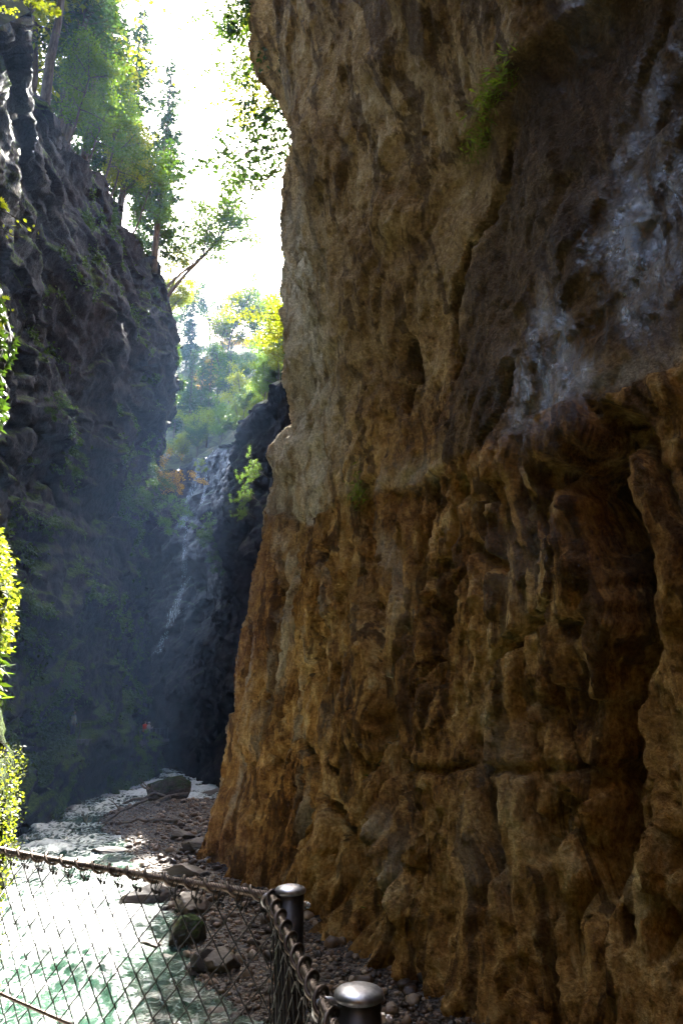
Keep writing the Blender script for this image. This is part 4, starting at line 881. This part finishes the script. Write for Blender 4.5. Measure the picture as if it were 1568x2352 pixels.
def plain(name, c, rough=0.8): return simple(name, tuple(q * 0.8 for q in c), tuple(min(1, q * 1.15) for q in c), 20.0, rough, 0, 0.2, 0.01)
M['skin'] = plain('skin', (0.50, 0.32, 0.23), 0.6)
def person(loc, rz, jacket, trousers, hair, label, cap=None, h=1.72, arm=0):
    k = h / 1.75; root = empty('person', loc, rz)
    J = [(0, 0, 0.95), (0, 0.01, 1.12), (0, 0.02, 1.36), (0, 0.0, 1.50), (0, -0.02, 1.58), (0, -0.03, 1.66), (0, -0.02, 1.73)]; rad = [(0.15, 0.11), (0.14, 0.10), (0.17, 0.11), (0.06, 0.06), (0.06, 0.065), (0.078, 0.095), (0.055, 0.07)]
    E = [(0, 1), (1, 2), (2, 3), (3, 4), (4, 5), (5, 6)]
    def ch(start, pts, rs):
        prev = start
        for p, r in zip(pts, rs): J.append(p); rad.append((r, r)); E.append((prev, len(J) - 1)); prev = len(J) - 1
        return prev
    for s in (-1, 1):
        ch(0, [(s * 0.10, 0, 0.88), (s * 0.11, -0.03, 0.50), (s * 0.11, 0.02, 0.09), (s * 0.115, -0.15, 0.04)], [0.09, 0.06, 0.042, 0.038])
        el = (s * 0.26, -0.02, 1.12) if not arm else (s * 0.27, -0.10, 1.14); wr = (s * 0.27, -0.12, 0.90) if not arm else (s * 0.16, -0.34, 1.24)
        hd = ch(2, [(s * 0.19, 0.01, 1.42), el, wr, (wr[0], wr[1] - 0.03, wr[2] - 0.07 + 0.1 * arm)], [0.062, 0.048, 0.034, 0.030])
        b = J[hd]; dn = -0.07 + 0.14 * arm
        for fxo, ln in ((-0.026, 0.85), (-0.009, 1.0), (0.009, 0.95), (0.026, 0.75)): ch(hd, [(b[0] + fxo, b[1] - 0.02, b[2] + dn * ln)], [0.009])
        ch(hd - 1, [(b[0] - s * 0.045, b[1] - 0.03, b[2] + 0.015)], [0.010])
    ch(5, [(0, -0.135, 1.655)], [0.012])     # nose
    for s in (-1, 1): ch(5, [(s * 0.085, 0.0, 1.66)], [0.014])
    me = bpy.data.meshes.new('body'); me.from_pydata([(x * k, y * k, z * k) for x, y, z in J], E, []); me.materials.append(M['skin'])
    o = link('body', me, None, root); md = o.modifiers.new('skin', 'SKIN'); md.use_smooth_shade = True
    for i, r in enumerate(rad): me.skin_vertices[0].data[i].radius = (r[0] * k, r[1] * k); me.skin_vertices[0].data[i].use_root = (i == 0)
    o.modifiers.new('sub', 'SUBSURF').levels = 1; o.modifiers['sub'].render_levels = 1
    m = MB(); m.tube(np.array([(0, 0, 0.80), (0, 0.0, 0.98), (0, 0.01, 1.15), (0, 0.02, 1.34), (0, 0.01, 1.45), (0, 0, 1.52)]) * k, np.array([0.19, 0.185, 0.18, 0.205, 0.16, 0.075]) * k, 12)
    for s in (-1, 1):
        el = (s * 0.27, -0.02, 1.12) if not arm else (s * 0.27, -0.10, 1.14); wr = (s * 0.275, -0.12, 0.92) if not arm else (s * 0.17, -0.32, 1.23)
        m.tube(np.array([(s * 0.13, 0.01, 1.44), (s * 0.20, 0.01, 1.40), el, wr]) * k, np.array([0.07, 0.085, 0.068, 0.052]) * k, 8)
    m.build('jacket', plain('jacket', jacket), root)
    m = MB()
    for s in (-1, 1): m.tube(np.array([(s * 0.085, 0, 0.96), (s * 0.11, -0.02, 0.70), (s * 0.115, -0.03, 0.48), (s * 0.115, 0.02, 0.08)]) * k, np.array([0.115, 0.10, 0.075, 0.065]) * k, 8)
    m.build('trousers', plain('trousers', trousers), root)
    Vh = I2[0] * np.array([0.092, 0.108, 0.085]) * k; Vh = Vh[:, :] + np.array([0, 0.004, 1.70]) * k; Fh = np.array([f for f in I2[1] if all((Vh[i, 2] > 1.665 * k) or (Vh[i, 1] > 0.02 * k) for i in f)])
    link('cap' if cap else 'hair', mesh_np('hair', Vh, Fh), plain('cap' if cap else 'hair', cap or hair), root)
    m = MB()
    for s in (-1, 1): m.tube(np.array([(s * 0.115, 0.07, 0.035), (s * 0.115, -0.08, 0.04), (s * 0.12, -0.19, 0.03)]) * k, np.array([0.045, 0.05, 0.035]) * k, 8)
    m.build('shoes', plain('shoes', (0.05, 0.04, 0.04)), root)
    return tag(root, label, 'person', 'people on the path along the left cliff')
def on_path(px, Y): p = at(px, 1700, Y=Y); return (p[0], p[1], FZ)
person(on_path(331, 66.5), 2.6, (0.75, 0.06, 0.03), (0.05, 0.05, 0.07), (0.08, 0.05, 0.03), 'person in a bright red jacket standing on the far path')
person(on_path(340, 65.2), 2.0, (0.55, 0.50, 0.46), (0.07, 0.08, 0.12), (0.1, 0.07, 0.05), 'person in a pale grey top and white cap leaning over the far railing', cap=(0.8, 0.8, 0.82), h=1.66, arm=1)
person(on_path(291, 69.0), 1.4, (0.22, 0.05, 0.05), (0.05, 0.04, 0.04), (0.06, 0.04, 0.03), 'person in a dark maroon jacket, leftmost on the far path', h=1.78)
person((-16.85, 44.9, 3.75), 2.4, (0.38, 0.52, 0.60), (0.03, 0.03, 0.05), (0.05, 0.04, 0.03), 'person in a pale blue jacket in the dark gallery hollow', h=1.7)

# ------------------------------------------------------------------ waterfall on the end wall
t = NT('falling_water'); co = t.mapv(t.n('TexCoord').outputs['Object'], (3, 3, 0.25)); n = t.noise(co, 4.0, 6, 0.65)
tr = t.n('BsdfTransparent').outputs[0]; pr = t.principled(Base_Color=(0.5, 0.56, 0.6, 1), Roughness=0.3)
M['fall'] = t.surf(t.n('MixShader', {0: t.maprange(n, 0.42, 0.68, 0.0, 0.55), 1: tr, 2: pr}).outputs[0])
wf = empty('waterfall'); tag(wf, 'thin white waterfall sliding down the dark wet end wall', 'waterfall')
def stream(pxs, w0, w1, seed, sub=40):
    rg = np.random.RandomState(seed); pts = np.array([on_end(*q)[0] + on_end(*q)[1] * 0.12 for q in pxs])
    f = np.linspace(0, len(pts) - 1, sub); C = np.stack([np.interp(f, np.arange(len(pts)), pts[:, i]) for i in range(3)], -1)
    wd = np.interp(np.linspace(0, 1, sub), [0, 1], [w0, w1]) * (1 + 0.4 * pn(f * 1.7, seed, 0.5))
    n = on_end(*pxs[0])[1]; sd_ = np.array([n[1], -n[0], 0]); 
    rows = [C + sd_ * (u * wd)[:, None] + n * (0.12 * math.cos(u * 3.0) + 0.05 * pn(f * 3 + u * 5, seed, u))[:, None] for u in np.linspace(-0.5, 0.5, 7)]
    sheet('stream', np.stack(rows, 1), M['fall'], None, None, wf)
stream([(458, 1055), (452, 1100), (440, 1140), (425, 1180), (418, 1215)], 0.5, 2.0, 1)
stream([(428, 1170), (430, 1230), (428, 1290), (424, 1330)], 1.2, 0.8, 2)
stream([(440, 1325), (420, 1350), (405, 1390), (395, 1420)], 0.8, 2.6, 3)
stream([(410, 1400), (392, 1435), (378, 1470), (365, 1500)], 1.6, 1.8, 4)
stream([(440, 1390), (410, 1415), (385, 1425)], 0.6, 0.9, 5)
stream([(490, 1000), (478, 1060), (474, 1120), (465, 1160)], 0.3, 0.8, 6)

# ------------------------------------------------------------------ sunlit plants on the near left rock
def clump(name, pts, nrm, leaf, L, W, label, seed, cat='plant', stems=True, droop=0.5):
    rg = np.random.RandomState(seed); pts = np.asarray(pts); c = pts.mean(0); root = empty(name, tuple(c)); n = len(pts)
    Dr = nrm * rg.uniform(0.3, 1.0, (n, 1)) + rg.normal(size=(n, 3)) * 0.55; Dr[:, 2] -= droop
    ln = rg.uniform(0.35, 1.0, n)**1.5 * 2.0 * L; base_ = pts + nrm * rg.uniform(0.0, 0.09, (n, 1)) - c
    V, F = leaf_cards(base_, Dr, rg.normal(size=(n, 3)) * 0.6 + np.array([0, -0.3, 1.0]), ln, ln * W)
    link('foliage', mesh_np('foliage', V, F, False), M[leaf], root)
    if stems:
        for k in range(min(14, n // 12)):
            i = rg.randint(n); p = pts[i] - c - nrm * 0.05; m = MB(); m.tube([p, p + nrm * 0.08, p + nrm * 0.14 + np.array([0, 0, -0.05])], [0.004, 0.003, 0.0015], 4, False); m.build('stem', M['bark'], root)
    return tag(root, label, cat, 'plants on the near left rock')
def rock_pts(y0, y1, z0, z1, n, seed, dens=0.0):
    rg = np.random.RandomState(seed); out = []; ys = by[:, 0]
    while len(out) < n:
        y = rg.uniform(y0, y1); z = rg.uniform(z0, z1)
        if dens and pn(y * 2.2, z * 1.6, seed) < dens - 0.3: continue
        out.append(on_left(y, z)[0] + rg.normal(size=3) * 0.02)
    return np.array(out)
NRM = np.array([0.85, -0.35, 0.1]); NRM2 = np.array([0.9, 0.35, 0.1])
GN = 0
clump('leafy_plant', rock_pts(5.6, 7.6, 6.45, 7.5, 3600, 1), NRM2, 'leaf_yellow', 0.034, 0.6, 'bright sunlit leafy plant crowning the near left rock', 1)
clump('leafy_plant', rock_pts(5.8, 7.6, 5.6, 6.6, 2800, 2), NRM2, 'leaf_yellow', 0.032, 0.6, 'bright sunlit leaves hanging on the middle of the near left rock', 2)
clump('fern', rock_pts(5.8, 7.4, 5.1, 5.8, 300, 3), NRM2, 'leaf_green', 0.08, 0.25, 'narrow-leaved fern fringe under the sunlit leaves on the near left rock', 3)
clump('moss_cushion', rock_pts(5.0, 7.4, 3.6, 4.75, 4200, 4), NRM2, 'leaf_yellow', 0.02, 0.6, 'yellow-green moss cushion on the near left rock behind the cable', 4, 'moss', False, 0.3)
clump('moss_cushion', rock_pts(5.2, 7.4, 2.2, 3.6, 3000, 5), NRM2, 'leaf_yellow', 0.02, 0.6, 'lower moss cushion on the near left rock behind the wire mesh', 5, 'moss', False, 0.3)
clump('moss_cushion', rock_pts(9.8, 12.8, 9.8, 12.2, 1500, 6, 0.35), NRM, 'leaf_dark', 0.09, 0.6, 'dark green moss and leaves on the shaded rock above the sunlit plant', 6, 'moss', False, 0.7)
clump('moss_cushion', rock_pts(9.8, 12.8, 8.0, 9.8, 900, 7, 0.45), NRM, 'leaf_dark', 0.08, 0.5, 'hanging dark moss on the dripping rock just above the sunlit plant', 7, 'moss', False, 0.8)
clump('moss_cushion', rock_pts(5.4, 6.8, 9.9, 12.0, 800, 8), NRM, 'leaf_orange', 0.035, 0.5, 'rusty moss edge of the near rock high at the left frame', 8, 'moss', False, 0.4)
# twigs with lobed leaves reaching into the gorge
def lobed(n=5):
    V = [(0, 0, 0)]; 
    for i in range(n * 2 + 1):
        a = math.pi * (0.08 + 0.84 * i / (n * 2)); r = (1.0 if i % 2 else 0.52) * (0.8 + 0.35 * math.sin(a)); V.append((r * math.cos(a), r * math.sin(a), 0.06 * (i % 2)))
    F = [(0, i, i + 1) for i in range(1, n * 2 + 1)]; return np.array(V), F
LV, LF = lobed()
leaf_me = MB(); leaf_me.add(LV, LF); leaf_me = leaf_me.mesh('leaf', False); leaf_me.materials.append(M['leaf_yellow'])
def twig(name, pts, nleaf, size, label, seed, f0=0.1, mat=None):
    rg = np.random.RandomState(seed); pts = np.asarray(pts, float); p0 = pts[0]; root = empty(name, tuple(p0)); m = MB(); C = catmull(pts, 6) - p0; m.tube(C, np.linspace(0.006, 0.0015, len(C)) * size / 0.05, 5, False); m.build('stem', M['bark'], root)
    for k in range(nleaf):
        i = int(len(C) * rg.uniform(f0, 1.0)); i = min(i, len(C) - 1); o = link('leaf', leaf_me, None, root); o.location = C[i] + rg.normal(size=3) * size * 0.7
        s_ = size * rg.uniform(0.5, 1.15); o.scale = (s_, s_, s_); o.rotation_euler = (rg.uniform(0.2, 1.3), rg.uniform(-0.6, 0.6), rg.uniform(0, 6.28))
    return tag(root, label, 'twig', 'twigs reaching in from the left')
def A_(px, py, Y): return at(px, py, Y=Y)
twig('leafy_twig', [A_(-6, 480, 6.6), A_(20, 490, 6.5), A_(50, 510, 6.4), A_(75, 525, 6.35), A_(104, 531, 6.3)], 7, 0.045, 'long twig with small lobed leaves curving out over the dark left cliff', 1, 0.25)
twig('leafy_twig', [A_(-8, 515, 6.6), A_(14, 530, 6.5), A_(32, 542, 6.4), A_(50, 546, 6.35)], 7, 0.05, 'short leafy twig just under the long curving twig', 2)
twig('leafy_twig', [A_(-8, 460, 6.6), A_(10, 470, 6.5), A_(22, 485, 6.4)], 9, 0.06, 'bright lobed leaves above the long curving twig at the left frame', 3)
twig('leafy_twig', [A_(-10, 660, 6.0), A_(3, 680, 5.9), A_(14, 705, 5.9), A_(18, 720, 5.9)], 6, 0.04, 'drooping twig at the left frame above the dark mossy rock', 4)
twig('leafy_twig', [A_(-14, 760, 5.5), A_(2, 750, 5.4), A_(12, 745, 5.4)], 6, 0.04, 'three-leaved sprig at the left frame, below the drooping twig', 5)
twig('overhanging_branch', [A_(-40, -30, 9), A_(20, -10, 8.8), A_(70, 6, 8.6), A_(110, 20, 8.5), A_(136, 34, 8.4)], 150, 0.05, 'sunlit yellow-green branch hanging in at the top left corner', 6)
twig('overhanging_branch', [A_(-30, 30, 8), A_(0, 25, 7.9), A_(25, 28, 7.8), A_(38, 34, 7.8)], 45, 0.04, 'small leafy branch beside the wet rock in the top left corner', 7)
# low growth clinging to the ledges of the left cliff
rg = np.random.RandomState(91)
wgt = np.clip(MOSS_L - 0.30, 0, 1) * (by > 30) * (by < 73); wgt = wgt * sst(0.0, 0.35, fbm(by * 0.9, Z_L * 0.9, 3.0, 3) + 0.15); pr_ = (wgt / wgt.sum()).ravel()
ix = rg.choice(len(pr_), 30000, p=pr_); P = LPT.reshape(-1, 3)[ix] + rg.normal(size=(30000, 3)) * 0.10; nn = np.stack([nx.ravel()[ix], ny.ravel()[ix], 0 * ix], -1)
Dr = nn * 0.5 + rg.normal(size=P.shape) * 0.5; Dr[:, 2] -= 0.5; ln = rg.uniform(0.10, 0.30, len(P))
V, F = leaf_cards(P, Dr, rg.normal(size=P.shape) * 0.6 + np.array([0.3, 0, 1.0]), ln, ln * 0.5)
o = link('ledge_growth', mesh_np('ledge_growth', V, F, False), M['leaf_dark']); tag(o, 'moss and small ferns clinging to the ledges of the dark left cliff', 'moss', kind='stuff')
# tufts on the right wall
def tuft(px, py, spread, n, leaf, L, label, seed, droop=0.2):
    rg = np.random.RandomState(seed); p, nr = on_right(px, py); pts = p + nr * 0.03 + rg.normal(size=(n, 3)) * np.array(spread)
    c = clump('grass_tuft', pts, nr, leaf, L, 0.14, label, seed, 'grass', False, droop); c['group'] = 'tufts on the right cliff'; return c
tuft(1205, 195, (0.14, 0.25, 0.08), 240, 'leaf_yellow', 0.15, 'highest grass tuft on the slanting step of the right cliff', 1)
tuft(1150, 240, (0.18, 0.32, 0.08), 340, 'leaf_yellow', 0.15, 'grass tuft along the slanting step of the right cliff', 2)
tuft(1105, 318, (0.25, 0.3, 0.06), 300, 'leaf_yellow', 0.15, 'grass fringe on the lower step of the right cliff', 3)
tuft(832, 1120, (0.12, 0.2, 0.35), 260, 'leaf_yellow', 0.16, 'mossy grass hanging in the dark crevice of the right cliff', 4, 0.7)
tuft(860, 1800, (0.2, 0.3, 0.4), 420, 'leaf_dark', 0.14, 'dark green fern patch in the hollow low on the right cliff', 5, 0.5)
tuft(905, 2050, (0.35, 0.6, 0.4), 600, 'leaf_green', 0.10, 'green mossy grass at the foot of the slanting shelf', 6, 0.5)
for k, (px, py, h, lab) in enumerate([(592, 1095, 1.0, 'upper green plant hanging off the left edge of the right cliff'), (572, 1150, 0.9, 'middle green plant hanging off the left edge of the right cliff'), (560, 1185, 0.7, 'lowest green plant hanging off the left edge of the right cliff')]):
    p = at(px + 16, py, Y=27.4); shrub(p, h, lab, 'leaf_green', 2, 0.0, (0, -1.2), 'plants on the edge of the right cliff', 'hanging_plant')

# ------------------------------------------------------------------ haze
t = NT('haze_air'); vol = t.n('VolumePrincipled', {'Color': (0.34, 0.56, 1.0, 1), 'Density': 0.00025, 'Anisotropy': 0.25}).outputs[0]; t.t.links.new(vol, t.out.inputs['Volume'])
HZ = True
if HZ:
    V = [(x, y, z) for z in (-4, 125) for x, y in ((-190, -60), (160, -60), (160, 230), (-190, 230))]
    m = MB(); m.add(V, [(3, 2, 1, 0), (4, 5, 6, 7), (0, 1, 5, 4), (1, 2, 6, 5), (2, 3, 7, 6), (3, 0, 4, 7)]); o = m.build('haze', t.m, None, False)
    tag(o, 'pale blue haze hanging in the gorge air', 'haze', kind='stuff')
